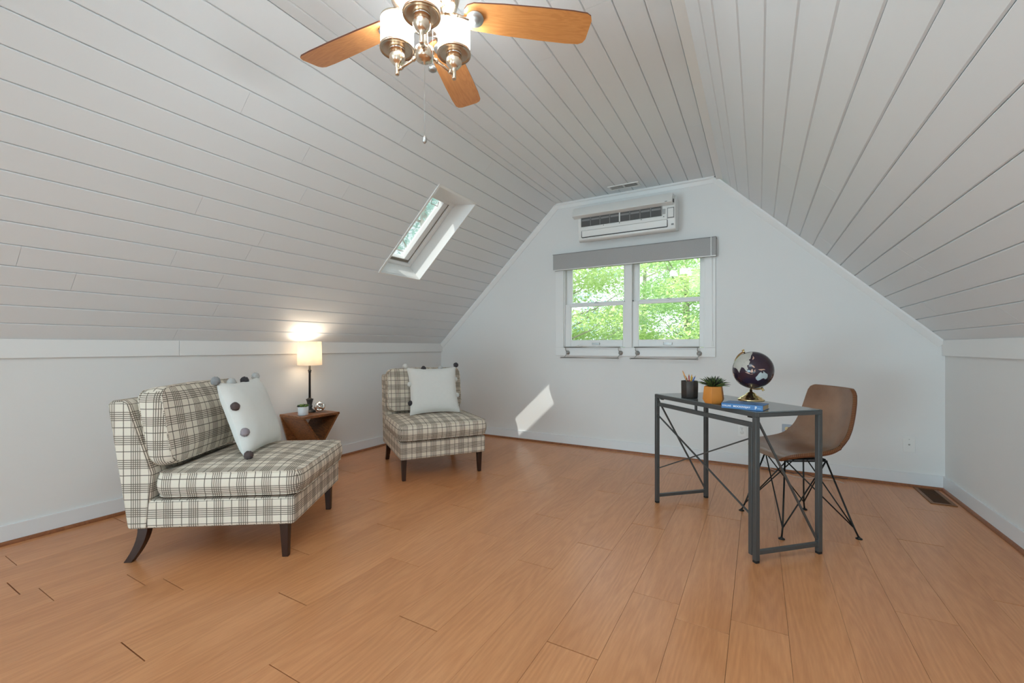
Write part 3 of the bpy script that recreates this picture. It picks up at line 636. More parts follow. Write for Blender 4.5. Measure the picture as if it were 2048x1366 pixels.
# ------------------------------------------------------------------ slipper chairs
def rrect(lx, ly, r, n=6):
    pts = []
    for cx, cy, a0 in ((lx / 2 - r, ly / 2 - r, 0), (-lx / 2 + r, ly / 2 - r, PI / 2), (-lx / 2 + r, -ly / 2 + r, PI), (lx / 2 - r, -ly / 2 + r, 1.5 * PI)):
        for i in range(n + 1):
            a = a0 + i / n * PI / 2; pts.append((cx + r * math.cos(a), cy + r * math.sin(a)))
    # subdivide the straight runs
    out = []
    for i, p in enumerate(pts):
        q_ = pts[(i + 1) % len(pts)]; d = math.hypot(q_[0] - p[0], q_[1] - p[1]); k = max(1, int(d / .05))
        for j in range(k): out.append((p[0] + (q_[0] - p[0]) * j / k, p[1] + (q_[1] - p[1]) * j / k))
    return out
def puff(lx, ly, h, r, crown, bulge, M=None):
    """cushion: soft box with domed faces. local z = thickness"""
    ring = rrect(lx, ly, r); n = len(ring); levels = []
    for t in (-1, -.8, -.45, 0, .45, .8, 1): levels.append((1, bulge * (1 - t * t) - (0.0), t * h / 2))
    vs = []; 
    def put(sc, off, z):
        for x, y in ring:
            L = math.hypot(x, y); nx, ny = x / L, y / L
            X = x * sc + nx * off; Y = y * sc + ny * off
            zc = z
            vs.append((X, Y, zc))
    dome = lambda sc, sg: sg * (h / 2 + crown * (1 - sc ** 2.2))
    scs = [.06, .25, .45, .65, .8, .9, .965]
    for sc in scs: put(sc, 0, dome(sc, -1))
    for _, off, z in levels: put(1, off, z)
    for sc in scs[::-1]: put(sc, 0, dome(sc, 1))
    m = len(vs) // n
    fs = [(i * n + k, i * n + (k + 1) % n, (i + 1) * n + (k + 1) % n, (i + 1) * n + k) for i in range(m - 1) for k in range(n)]
    fs += [tuple(range(n))[::-1], tuple((m - 1) * n + k for k in range(n))]
    b = MB(); b.add([(M @ Vector(v)) if M is not None else v for v in vs], fs, True); return b, ring
def piping(ring, h, M, off=0.001):
    b = MB()
    for z in (-h / 2, h / 2): b.tube([M @ Vector((x * 1.003, y * 1.003, z)) for x, y in ring], .0032, 6, closed=True)
    return b
def slipper(name, lab, loc, rz):
    r = root(name, lab, 'chair', loc, rz)
    x1, yh = .032, .36
    o = MB().box(-.70, x1, -yh, yh, .172, .316).build('seat_base', PLAID, r, bevel=.018, seg=3); cube_uv(o, (.0, .012))
    b = MB(); prof = [(-.757, .172), (-.664, .172), (-.640, .45), (-.752, .795), (-.775, .808), (-.830, .806), (-.850, .790)]
    b.prism(prof, -yh - .004, yh + .004, lambda a, z, h: (a, h, z)); o = b.build('backrest', PLAID, r, bevel=.015, seg=3); cube_uv(o, (.03, .0))
    M = Matrix.Translation((-.288, 0, .388)); b, ring = puff(.685, .730, .112, .065, .036, .016, M)
    o = b.build('seat_cushion', PLAID, r); cube_uv(o, (0, .02)); piping(ring, .112, M).build('piping', PLAID, o); cube_uv(o.children[0])
    M = Matrix.Translation((-.640, 0, .668)) @ Matrix.Rotation(math.radians(-9), 4, 'Y') @ Matrix.Rotation(PI / 2, 4, 'Y')
    b, ring = puff(.385, .69, .110, .065, .045, .014, M)
    o = b.build('back_cushion', PLAID, r); cube_uv(o, (.05, .03)); piping(ring, .110, M).build('piping', PLAID, o); cube_uv(o.children[0])
    for sy in (-1, 1):
        y = sy * .322
        b = MB(); w0, w1_ = .021, .0135
        b.add([(-.006 - .042 + i * .042, y + j * w0, .178) for i, j in ((0, -1), (1, -1), (1, 1), (0, 1))] + [(-.008 - .030 + i * .030, y + j * w1_, 0) for i, j in ((0, -1), (1, -1), (1, 1), (0, 1))],
              [(0, 1, 2, 3), (7, 6, 5, 4), (0, 4, 5, 1), (1, 5, 6, 2), (2, 6, 7, 3), (3, 7, 4, 0)])
        b.build('leg', DLEG, r, bevel=.002)
        b = MB(); n = 8; vs = []
        for i in range(n + 1):
            t = i / n; z = .176 * (1 - t); xc = -.700 - .075 * t ** 1.8; hw = .024 - .006 * t
            vs += [(xc - hw, y - .02 + .004 * t, z), (xc + hw, y - .02 + .004 * t, z), (xc + hw, y + .02 - .004 * t, z), (xc - hw, y + .02 - .004 * t, z)]
        fs = [(i * 4 + k, i * 4 + (k + 1) % 4, i * 4 + 4 + (k + 1) % 4, i * 4 + 4 + k) for i in range(n) for k in range(4)] + [(3, 2, 1, 0), (n * 4, n * 4 + 1, n * 4 + 2, n * 4 + 3)]
        b.add(vs, fs); b.build('leg', DLEG, r, bevel=.002)
    return r
def chair_frame(O, rz): 
    return Matrix.Translation(O) @ Matrix.Rotation(rz, 4, 'Z')
rzL = math.atan2(.56253, .82678); wL = Vector((-.56253, .82678, 0)); OL = Vector((-2.074, 1.361, 0)) + wL * .345
rzR = math.atan2(-.56812, .82295); wR = Vector((.56812, .82295, 0)); OR_ = Vector((-2.458, 2.561, 0)) + wR * .345
slipper('slipper_chair', 'plaid armless chair on the left of the side table, nearer one', OL, rzL)
slipper('slipper_chair', 'plaid armless chair in the far corner under the skylight', OR_, rzR)

def throw_pillow(lab, CM, y0, y1, xb, xt, zb, zt, poms):
    """square pillow leaning on the back cushion; CM chair frame"""
    yc = (y0 + y1) / 2; W = (y1 - y0); base_ = Vector((xb, yc, zb)); top = Vector((xt, yc, zt)); Hh = (top - base_).length
    zv = (top - base_).normalized(); yv = Vector((0, 1, 0)); xv = yv.cross(zv).normalized()
    M = CM @ (Matrix.Translation((base_ + top) / 2) @ Matrix((xv, yv, zv)).transposed().to_4x4())
    r = root('throw_pillow', lab, 'pillow'); r.matrix_world = M
    n = 28; T = .070; vs = []; 
    for sg in (1, -1):
        for i in range(n + 1):
            for j in range(n + 1):
                u = -1 + 2 * i / n; v = -1 + 2 * j / n
                t = T * max(0, (1 - u ** 4) * (1 - v ** 4)) ** .55 * (1 - .10 * (u * u + v * v))
                wr = .0035 * math.sin(9 * u + 5 * v * v) * (abs(u * v)) ** .5 + .003 * math.sin(14 * (u + v)) * max(0, abs(u) + abs(v) - 1)
                px = 1 - .085 * (1 - v * v); py = 1 - .085 * (1 - u * u)
                vs.append((sg * (t + wr * (1 - max(abs(u), abs(v)) ** 6)), u * W / 2 * px, v * Hh / 2 * py - (.010 * (1 - u * u) if v < 0 else 0) * 0))
    m = (n + 1) ** 2; fs = []
    for i in range(n):
        for j in range(n):
            a = i * (n + 1) + j; fs.append((a, a + n + 1, a + n + 2, a + 1)); fs.append((m + a, m + a + 1, m + a + n + 2, m + a + n + 1))
    b = MB(); b.add(vs, fs, True); b.build('pillow_cover', LINEN, r)
    for u, v, c, dx in poms:
        px = 1 - .085 * (1 - v * v); py = 1 - .085 * (1 - u * u)
        ps = (dx, u * W / 2 * px, v * Hh / 2 * py)
        o = MB().ball((0, 0, 0), .0225, 22, 14, jit=.11).build('pompom', POM[c], r); o.location = ps
    return r
CML = chair_frame(OL, rzL); CMR = chair_frame(OR_, rzR)
throw_pillow('cream pillow with grey and brown pompoms leaning on the nearer plaid chair', CML, -.205, .235, -.285, -.430, .475, .880,
    [(-1.0, 1.04, 'grey', .0), (-.38, 1.03, 'light', 0), (.25, 1.03, 'dark', .0), (.98, 1.04, 'light', -.01), (-.93, .30, 'brown', .030), (-.93, -.40, 'mauve', .030), (-.98, -.97, 'brown', .02)])
throw_pillow('cream pillow with white and charcoal pompoms leaning on the far corner plaid chair', CMR, -.215, .245, -.290, -.425, .475, .885,
    [(-1.03, 1.05, 'white', 0), (-.33, 1.02, 'dark', 0), (.35, 1.02, 'light', 0), (1.0, 1.07, 'dark', 0), (-1.0, .28, 'white', .0), (-1.0, -.5, 'dark', .0), (1.0, .45, 'white', -.01), (1.02, -.25, 'white', -.01)])

# ------------------------------------------------------------------ side table, lamp and small decor
TZ = .50
tb = root('side_table', 'dark walnut side table with crossed board base between the plaid chairs', 'side table', (-3.36, 2.40, 0))
tx, ty = .16, .175
MB().box(-tx, tx, -ty, ty, TZ - .020, TZ).build('tabletop', TABLEW, tb, bevel=.0015)
th = .016; zt = TZ - .020
def sheet(y_top, y_bot, x0, x1, nm='cross_board'):
    # board sloping from y_top at the top to y_bot at the floor, spanning x0..x1
    d = Vector((0, y_bot - y_top, -zt)).normalized(); n = Vector((0, d.z, -d.y)) * th / 2
    b = MB(); p = [Vector((0, y_top, zt)), Vector((0, y_bot, 0))]
    vs = []
    for x in (x0, x1):
        vs += [Vector((x, y_top - th * .6, zt)), Vector((x, y_top + th * .6, zt)), Vector((x, y_bot + th * .6, 0)), Vector((x, y_bot - th * .6, 0))]
    b.add(vs, [(0, 1, 2, 3), (7, 6, 5, 4), (0, 4, 5, 1), (1, 5, 6, 2), (2, 6, 7, 3), (3, 7, 4, 0)]); return b.build(nm, TABLEW, tb)
# X seen from the room side: one board in two halves so that it meets the other at the crossing
sheet(-ty + .012, ty - .012, -tx + .004, tx - .004)
def half(y0, z0, y1, z1):
    b = MB(); vs = []
    for x in (-tx + .006, tx - .006): vs += [Vector((x, y0 - th * .6, z0)), Vector((x, y0 + th * .6, z0)), Vector((x, y1 + th * .6, z1)), Vector((x, y1 - th * .6, z1))]
    b.add(vs, [(0, 1, 2, 3), (7, 6, 5, 4), (0, 4, 5, 1), (1, 5, 6, 2), (2, 6, 7, 3), (3, 7, 4, 0)]); b.build('cross_board', TABLEW, tb)
half(ty - .012, zt, .006, zt / 2 + .012); half(-.006, zt / 2 - .012, -ty + .012, 0)
# tapering gussets between the boards on the wall side
for sg in (-1, 1):
    b = MB(); pl = [(sg * (ty - .004), zt), (sg * .03, zt / 2), (sg * (ty - .09), zt / 2)]
    b.prism([(sg * (ty - .002), zt), (sg * .012, zt / 2 + .01), (sg * (ty - .075), zt / 2 - .02)], -tx + .004, -tx + .018, lambda a, z, h: (h, a, z)); b.build('gusset', TABLEW, tb)
    b = MB(); b.prism([(sg * (ty - .002), 0), (sg * .012, zt / 2 - .01), (sg * (ty - .075), zt / 2 - .02)], -tx + .004, -tx + .018, lambda a, z, h: (h, a, z)); b.build('gusset', TABLEW, tb)

lx, ly = -3.412, 2.432
lamp = root('table_lamp', 'slim bronze table lamp with a lit linen drum shade on the walnut side table', 'table lamp', (lx, ly, TZ))
MB().lathe([(0, 0), (.050, 0), (.052, .006), (.046, .014), (.030, .022), (.020, .030), (.017, .040), (.024, .052), (.018, .060), (.020, .075), (.026, .100), (.029, .108), (.031, .114), (.016, .120), (.010, .126)], n=32).build('base', LAMPB, lamp)
MB().lathe([(.0095, .124), (.0090, .345), (.013, .348), (.010, .355), (.016, .360), (.012, .368), (.009, .374), (.008, .430), (0, .431)], n=20).build('pole', LAMPB, lamp)
MB().lathe([(.0995, .410), (.100, .412), (.0955, .617), (.0945, .617), (.0985, .412), (.0985, .410)], n=48, cap=False).build('lamp_shade', SHADE, lamp)
MB().lathe([(.0, .43), (.012, .43), (.014, .46), (.028, .49), (.030, .515), (.020, .54), (0, .548)], n=20).build('bulb', emit('lit_bulb', (1.0, .80, .56), 15.0), lamp)
MB().tube([(-.097, 0, .61), (0, 0, .61), (.097, 0, .61)], .0015, 6).tube([(0, -.097, .61), (0, 0, .61), (0, .097, .61)], .0015, 6).tube([(0, 0, .61), (0, 0, .56)], .002, 6).build('spider', LAMPB, lamp)
ll = light('lamp_bulb_light', 'POINT', (lx, ly, TZ + .585), 2.6, (1.0, .83, .64), size=.045)

pt = root('potted_succulent', 'small succulent in a white cylindrical pot on the walnut side table', 'plant', (-3.305, 2.295, TZ))
MB().lathe([(0, 0), (.036, 0), (.040, .004), (.041, .072), (.038, .072), (.037, .062), (0, .062)], n=32).build('pot', POTW, pt)
MB().lathe([(0, .066), (.036, .062)], n=20).build('soil', SOIL, pt)
for i in range(16):
    a = i * 2.4; rr = .012 + .022 * (i / 16); el = .9 - .045 * i
    M = Matrix.Translation((rr * math.cos(a) * .8, rr * math.sin(a) * .8, .070)) @ Matrix.Rotation(a, 4, 'Z') @ Matrix.Rotation(-el, 4, 'Y')
    b = MB(); b.tube([M @ Vector((t * .030, 0, .004 * math.sin(t * 3))) for t in (0, .25, .5, .75, .95)], [.004, .0075, .008, .005, .001], 8); b.build('succulent_leaf', SUCC if i % 3 else ALOE2, pt)

kn = root('knot_ornament', 'shiny silver knot ornament on the walnut side table', 'ornament', (-3.335, 2.475, TZ))
R0 = .031
for k in range(3):
    M = Matrix.Translation((0, 0, .0505)) @ Matrix.Rotation(math.radians(25 + 120 * k), 4, 'Z') @ Matrix.Rotation(math.radians(58), 4, 'X')
    pts = []
    for i in range(48):
        t = 2 * PI * i / 48; pts.append(M @ Vector(((R0 + .006 * math.cos(2 * t)) * math.cos(t), (R0 * 1.12) * math.sin(t), .009 * math.sin(2 * t))))
    MB().tube(pts, .0115, 12, closed=True).build('strand', SILVER, kn)

# ------------------------------------------------------------------ folding desk
A0 = Vector((-.616, 3.085, 0)); B0 = Vector((-.011, 2.456, 0)); dw = (B0 - A0).normalized()
rzD = math.atan2(dw.y, dw.x)
dk = root('folding_desk', 'narrow grey metal folding desk with cross braces in front of the leather chair', 'desk', A0, rzD)
W0, W1, DD, HZ, tq = -.010, .873, .415, .745, .024
# local x along the front edge, local y towards the gable wall
MB().box(W0 + .004, W1 - .004, .004, DD - .004, HZ - .004, HZ + .002).build('tabletop', DESKTOP, dk, bevel=.001)
MB().box(W0, W1, 0, .014, HZ - .024, HZ).box(W0, W1, DD - .014, DD, HZ - .024, HZ).box(W0, W0 + .022, .014, DD - .014, HZ - .024, HZ - .0045).box(W1 - .022, W1, .014, DD - .014, HZ - .024, HZ - .0045).build('top_rim', STEEL, dk, bevel=.0015)
def post(x, y, z0, z1):
    MB().box(x, x + tq, y, y + tq, z0, z1).build('leg', STEEL, dk, bevel=.0018)
    MB().box(x + .001, x + tq - .001, y + .001, y + tq - .001, 0, z0).build('foot_cap', RUBBER, dk)
post(W0, 0, .012, HZ - .024); post(W0, DD - tq, .012, HZ - .024)
post(W1 - tq, 0, .012, HZ - .024); post(W1 - tq, DD - tq, .012, HZ - .024)
for x in (W0, W1 - tq):
    MB().box(x + .003, x + tq - .003, tq, DD - tq, .040, .060).build('bottom_rail', STEEL, dk, bevel=.001)
    MB().bar((x + tq / 2, tq, .700), (x + tq / 2, DD - tq, .072), .009).build('diagonal_brace', STEEL, dk)
# swinging front panel: rail, second post, crossed flat braces
MB().box(W0 + tq + .003, W1 - tq - .002, .002, .002 + .020, .667, .691).build('front_rail', STEEL, dk, bevel=.0015)
MB().box(W1 - tq - .026, W1 - tq - .003, .0, .022, .030, .667).build('folding_post', STEEL, dk, bevel=.0018)
MB().box(.405, .418, .004, .014, .691, HZ - .024).build('spacer', STEEL, dk)
MB().bar((W0 + tq, .008, .606), (W1 - tq - .026, .008, .232), .009, .006).build('cross_brace', STEEL, dk)
MB().bar((W0 + tq, .017, .240), (W1 - tq - .026, .017, .610), .009, .006).build('cross_brace', STEEL, dk)
for x in (W0 + .035, W1 - .075): MB().box(x, x + .030, .018, .032, HZ - .034, HZ - .024).build('latch', BLACK, dk, bevel=.002)

# pencil cup: an eight sided can with pencils
def oct_pot(name, prof, c, m, parent, n=8, rot=PI / 8):
    M = Matrix.Rotation(rot, 4, 'Z'); b = MB(); b.lathe(prof, c, n, M, smooth=False); return b.build(name, m, parent, bevel=.0015)
TT = HZ + .0025
pc = root('pencil_cup', 'dark patinated eight sided pencil cup at the left of the desk', 'pencil cup', (-.382, 2.965, TT), .2)
oct_pot('cup', [(0, 0), (.050, 0), (.052, .003), (.0535, .106), (.0505, .107), (.049, .012), (0, .010)], (0, 0, 0), CUPM, pc)
pcs = [('tan', srgb(222, 160, 96), .030, .65), ('teal', srgb(26, 120, 140), .026, 1.2), ('navy', srgb(30, 36, 66), .010, .3), ('red', srgb(160, 34, 40), .020, 2.2), ('orange', srgb(230, 130, 50), .012, 3.0),
       ('yellow', srgb(222, 170, 50), .022, 4.1), ('green', srgb(60, 120, 66), .030, 5.0), ('blue', srgb(50, 110, 190), .036, 5.8), ('brown', srgb(120, 70, 40), .024, 2.7), ('cream', srgb(220, 190, 150), .016, 4.8)]
tipw = mat('bare_pencil_wood', srgb(214, 168, 116), .6)
cupc = Vector((-.382, 2.965, TT))
for i, (nm, col, rr, an) in enumerate(pcs):
    lean = [(-.045, .0), (-.034, .012), (-.018, .02), (-.008, -.01), (.004, .02), (.013, -.006), (.02, .018), (.038, .0), (-.026, -.012), (.028, .016)][i]
    view = Vector((math.cos(.516), math.sin(.516), 0)); dep = Vector((-math.sin(.516), math.cos(.516), 0))
    top = cupc + view * lean[0] + dep * lean[1] + Vector((0, 0, [.172, .150, .138, .150, .134, .148, .136, .140, .134, .132][i]))
    bot = cupc + view * (lean[0] * -.5) + dep * (lean[1] * -.6) + Vector((0, 0, .0135))
    d = (top - bot).normalized(); p = bot + (top - bot) * .93
    b = MB(); b.tube([bot, p], .0038, 6); b.m = 1; b.tube([p, p + (top - p) * .8], [.0038, .0016], 6); b.m = 0; b.tube([p + (top - p) * .8, top], [.0016, .0004], 5)
    b.build('pencil', [mat('pencil_' + nm, col, .4), tipw], label={'tan': 'tall tan pencil leaning left out of the pencil cup', 'teal': 'teal pencil next to the tall tan one in the cup'}.get(nm, f'{nm} pencil standing in the eight sided cup'), cat='pencil', group='pencils in the cup')

# faceted ochre planter with spiky plant
ap = root('potted_aloe', 'spiky green plant in a faceted ochre pot on the desk', 'plant', (-.225, 2.735, TT), .1)
oct_pot('pot', [(0, 0), (.046, 0), (.0605, .024), (.0515, .097), (.048, .097), (.047, .088), (0, .088)], (0, 0, 0), ORPOT, ap, n=6, rot=.35)
MB().lathe([(0, .092), (.046, .090)], n=18).build('soil', SOIL, ap)
rr_ = random.Random(5)
for i in range(64):
    a = i * 2.399; ringf = (i / 64); el = 1.45 - 1.25 * ringf ** .8 + rr_.uniform(-.1, .1); L = .060 + .030 * ringf + rr_.uniform(-.006, .010)
    pts = []; 
    for t in (0, .3, .6, .85, 1):
        rad = L * t * math.cos(el) + .006; zz_ = L * t * math.sin(el) + .012 * t * (1 - t) * 2 - .006 * t * t * ringf
        pts.append(Vector((rad * math.cos(a), rad * math.sin(a), .090 + zz_)))
    b = MB(); b.tube(pts, [.0042, .0045, .0032, .0018, .0003], 6); b.build('leaf', ALOE if rr_.random() > .5 else ALOE2, ap)

# book under the globe
bk = root('book', 'blue hardback book lying flat under the globe', 'book', (-.171, 2.552, TT), math.atan2(-.045, .191))
bw, bd, bh = .196, .131, .027
MB().box(0, bw, 0, bd, 0, .002).box(0, bw, 0, bd, bh - .002, bh).box(0, bw, -.001, .003, 0, bh).build('cover', BOOKB, bk, bevel=.0008)
MB().box(.003, bw - .004, .003, bd - .004, .002, bh - .002).build('page_block', PAGES, bk)
def text(s, size, loc, rot, m, parent, name, ex=.0002):
    cu = bpy.data.curves.new(name, 'FONT'); cu.body = s; cu.size = size; cu.extrude = ex; cu.materials.append(m); cu.align_y = 'CENTER'; cu.space_character = 1.05; cu.offset = .0002
    o_ = bpy.data.objects.new(name, cu); C.objects.link(o_); bpy.context.view_layer.update(); me_ = bpy.data.meshes.new_from_object(o_.evaluated_get(bpy.context.evaluated_depsgraph_get())); bpy.data.objects.remove(o_)
    o = bpy.data.objects.new(name, me_); C.objects.link(o); o.parent = parent; o.location = loc; o.rotation_euler = rot; return o
text('COLLINS', .0105, (.004, -.0012, bh / 2), (PI / 2, 0, 0), WHITEI, bk, 'author_lettering')
text('MOCKINGJAY', .0125, (.058, -.0012, bh / 2), (PI / 2, 0, 0), WHITEI, bk, 'title_lettering')
MB().box(.160, .1625, -.0013, -.001, .006, .021).box(.1625, .168, -.0013, -.001, .0185, .021).box(.1625, .168, -.0013, -.001, .012, .014).box(.166, .168, -.0013, -.001, .014, .0185).build('spine_emblem', WHITEI, bk)
text('H.C.', .008, (.172, -.0012, bh / 2 - .002), (PI / 2, 0, 0), mat('pale_blue_ink', (.25, .5, .75), .6), bk, 'publisher_lettering')

# globe
GZ = TT + bh + .0005; gc = Vector((-.036, 2.722, GZ))
gl = root('globe', 'dark desk globe on a brass stand standing on the blue book', 'globe', gc)
MB().lathe([(0, 0), (.064, 0), (.067, .003), (.066, .008), (.060, .012), (.056, .013), (.053, .019), (.044, .022), (.040, .027), (.029, .031), (.024, .039), (.016, .045), (.008, .048), (.006, .062), (0, .063)], n=48).build('stand_base', BRASS, gl)
Rg = .1015; sc_ = Vector((.010, .006, .943 - GZ))
rt = Vector((math.cos(math.radians(29.558)), math.sin(math.radians(29.558)), 0))
vw = (gc + sc_ - Vector((0, 0, 1.07))).normalized()
rt = vw.cross(Vector((0, 0, 1))).normalized(); upv = Vector((0, 0, 1))
ax = (upv * math.cos(math.radians(24)) - rt * math.sin(math.radians(24))).normalized()
def ocean():
    m, t, b = nt('globe_ocean'); tc = t.nodes.new('ShaderNodeTexCoord'); n = N(t, 'ShaderNodeTexNoise'); n.inputs['Scale'].default_value = 14; n.inputs['Detail'].default_value = 6
    t.links.new(tc.outputs['Object'], n.inputs['Vector'])
    t.links.new(mix_c(t, n.outputs['Fac'], (.008, .010, .030), (.045, .018, .022)), b.inputs['Base Color']); b.inputs['Roughness'].default_value = .14; return m
sph = MB().ball((0, 0, 0), Rg, 64, 40).build('sphere', ocean(), gl); sph.location = sc_
# axes: north = ax ; meridian of longitude L0 faces the viewer
back = (-vw - ax * (-vw).dot(ax)).normalized(); east = ax.cross(back)
LON0 = 118
def geo(lat, lon, r):
    a, o_ = math.radians(lat), math.radians(lon - LON0)
    return (ax * math.sin(a) + (back * math.cos(o_) + east * math.sin(o_)) * math.cos(a)) * r
lands = {
 'australia': [(-12, 131), (-11, 136), (-15, 136), (-17, 140), (-11, 142.5), (-19, 147), (-25, 153), (-33, 152), (-38, 148), (-38, 141), (-33, 138), (-32, 133), (-34, 124), (-34, 116), (-26, 113.5), (-21, 115), (-17, 123), (-14, 127)],
 'asia': [(8, 77), (20, 73), (25, 67), (30, 50), (45, 52), (60, 60), (72, 70), (73, 110), (72, 140), (66, 178), (60, 163), (52, 141), (43, 132), (38, 127), (40, 120), (30, 122), (22, 114), (21, 108), (10, 107), (10, 104), (1, 103), (8, 99), (17, 97), (22, 91), (16, 81)],
 'new_guinea': [(-1, 131), (-3, 138), (-6, 147), (-10, 150), (-8, 143), (-8, 138), (-4, 133)],
 'borneo': [(1, 109), (5, 115), (7, 117), (4, 118), (0, 117), (-4, 115), (-3, 110)],
 'sumatra': [(5, 95), (3, 99), (-3, 106), (-6, 105), (-2, 101)],
 'java': [(-6, 105), (-7, 110), (-8, 114), (-8.6, 112), (-7.6, 107)],
 'sulawesi': [(1, 120), (1, 125), (-2, 122), (-5, 122), (-4, 119.5)],
 'philippines': [(18, 120), (14, 124), (7, 126), (8, 122), (14, 120)],
 'japan': [(45, 142), (40, 142), (35, 140), (31, 131), (35, 133), (40, 139)],
 'antarctica': [(-67, 60), (-66, 80), (-67, 100), (-66, 120), (-67, 140), (-71, 165), (-78, 168), (-80, 190), (-85, 100), (-78, 60), (-72, 50)],
 'new_zealand': [(-35, 173), (-38, 178), (-42, 174), (-46, 169), (-43, 170), (-39, 174)],
 'madagascar': [(-12, 49), (-16, 50), (-25, 47), (-22, 43), (-16, 45)],
 'africa': [(30, 32), (12, 43), (10, 51), (-5, 39), (-15, 40), (-25, 35), (-34, 25), (-30, 17), (-10, 13), (5, 9), (20, 15)]}
lc = {'australia': (.42, .50, .52), 'asia': (.42, .40, .36), 'antarctica': (.45, .52, .52)}
pink = mat('land_copper', (.50, .30, .22), .3); lm = {}
for nm, pl in lands.items():
    la0 = sum(p[0] for p in pl) / len(pl); lo0 = sum(p[1] for p in pl) / len(pl)
    # fill by fan of subdivided rings so that it hugs the sphere
    dens = []
    for i, p in enumerate(pl):
        q_ = pl[(i + 1) % len(pl)]
        for k in range(3): dens.append((p[0] + (q_[0] - p[0]) * k / 3, p[1] + (q_[1] - p[1]) * k / 3))
    n = len(dens); vs = []; fs = []; rings = 8
    for j in range(rings + 1):
        s = max(.02, j / rings)
        for la, lo in dens: vs.append(geo(la0 + (la - la0) * s, lo0 + (lo - lo0) * s, Rg * 1.004))
    for j in range(rings):
        for k in range(n): fs.append((j * n + k, j * n + (k + 1) % n, (j + 1) * n + (k + 1) % n, (j + 1) * n + k))
    m = mat('land_' + nm, lc[nm], .3, noise=(40, .12)) if nm in lc else pink
    o = MB().add(vs, fs, True).build('landmass', m, sph)
# meridian arc on the left-hand side, from pole to pole, with knobs
side = -(ax.cross(vw)).normalized() ; side = side if side.dot(rt) < 0 else -side
away = (vw - ax * vw.dot(ax)).normalized(); side = (side * .80 + away * .60).normalized()
arc = [sc_ + (ax * math.cos(t) + side * math.sin(t)) * (Rg + .007) for t in np.linspace(0, PI, 40)]
b = MB()
for p, q_ in zip(arc[:-1], arc[1:]): b.bar(p, q_ + (q_ - p) * .05, .009, .0025, up=ax.cross(side))
b.build('meridian_arc', mat('satin_brass', (0.62, 0.47, 0.26), .38, 1.0), gl)
for sg in (1, -1):
    c0 = sc_ + ax * sg * Rg
    MB().tube([c0, c0 + ax * sg * .016], .0042, 12).tube([c0 + ax * sg * .015, c0 + ax * sg * .021], [.0075, .006], 14).tube([c0 + ax * sg * .006, c0 + ax * sg * .009], .0065, 12).build('axis_knob', BRASS, gl)
p_ = min(arc, key=lambda v: abs(v.x) + abs(v.y) + (0 if v.z < sc_.z else 9))
MB().tube([Vector((0, 0, .060)), Vector((p_.x * .5, p_.y * .5, .066)), p_], .0055, 12).build('stem', BRASS, gl)

# ------------------------------------------------------------------ leather chair
KC = Vector((.19, 3.14, 0)); rzK = math.atan2(-.49, -.87)
kc = root('shell_chair', 'brown leather shell chair on black wire legs behind the desk', 'chair', KC, rzK)
# centre line of the seat shell (x forward, z), half width, side lift
prof = [(.178, .418, .150, .000), (.174, .432, .178, .002), (.150, .446, .205, .004), (.10, .446, .222, .012), (.02, .440, .230, .020), (-.06, .436, .232, .032), (-.12, .440, .232, .045),
        (-.165, .458, .230, .055), (-.195, .495, .226, .050), (-.212, .545, .222, .040), (-.224, .60, .216, .032), (-.236, .67, .207, .026), (-.246, .74, .198, .022), (-.252, .79, .188, .020), (-.254, .815, .172, .018), (-.254, .828, .150, .014)]
nv = 18
def shell_pts(off):
    rows = []
    for i, (x, z, hw, lift) in enumerate(prof):
        a = prof[max(i - 1, 0)]; c_ = prof[min(i + 1, len(prof) - 1)]
        tx_, tz_ = c_[0] - a[0], c_[1] - a[1]; L = math.hypot(tx_, tz_) or 1; nx, nz = tz_ / L, -tx_ / L   # towards the sitter
        row = []
        for j in range(nv + 1):
            v = -1 + 2 * j / nv; c = abs(v) ** 2.4 * lift * 1.6
            row.append(Vector((x + nx * (c + off), v * hw, z + nz * (c + off))))
        rows.append(row)
    return rows
ins = shell_pts(.0); n_in = shell_pts(-.018)
# the profile runs front -> back, so "towards the sitter" is (tz,-tx): check sign so that it points up on the seat
sgn = 1 if (ins[4][0].z - prof[4][1]) > 0 else -1
def shell_fix(off):
    rows = []
    for i, (x, z, hw, lift) in enumerate(prof):
        a = prof[max(i - 1, 0)]; c_ = prof[min(i + 1, len(prof) - 1)]
        tx_, tz_ = c_[0] - a[0], c_[1] - a[1]; L = math.hypot(tx_, tz_) or 1; nx, nz = sgn * tz_ / L, -sgn * tx_ / L
        rows.append([Vector((x + nx * (abs(-1 + 2 * j / nv) ** 2.4 * lift * 1.6 + off), (-1 + 2 * j / nv) * hw, z + nz * (abs(-1 + 2 * j / nv) ** 2.4 * lift * 1.6 + off))) for j in range(nv + 1)])
    return rows
ins = shell_fix(0.013); outs = shell_fix(-.013)
def grid(rows, flip=False):
    vs = [p for r in rows for p in r]; w = len(rows[0])
    return vs, [((i * w + j, i * w + j + 1, (i + 1) * w + j + 1, (i + 1) * w + j)[::-1 if flip else 1]) for i in range(len(rows) - 1) for j in range(w - 1)]
def border(rows):
    w = len(rows[0]); h_ = len(rows)
    return [rows[0][j] for j in range(w)] + [rows[i][w - 1] for i in range(1, h_)] + [rows[h_ - 1][j] for j in range(w - 2, -1, -1)] + [rows[i][0] for i in range(h_ - 2, 0, -1)]
b = MB(); v_, f_ = grid(ins); b.add(v_, f_, True); o = b.build('seat_shell', LEATHER, kc)
sb = o.modifiers.new('sub', 'SUBSURF'); sb.levels = sb.render_levels = 2
b = MB(); v_, f_ = grid(outs, True); b.add(v_, f_, True); o = b.build('shell_back', LEDGE, kc)
sb = o.modifiers.new('sub', 'SUBSURF'); sb.levels = sb.render_levels = 2
bi, bo_ = border(ins), border(outs); n = len(bi)
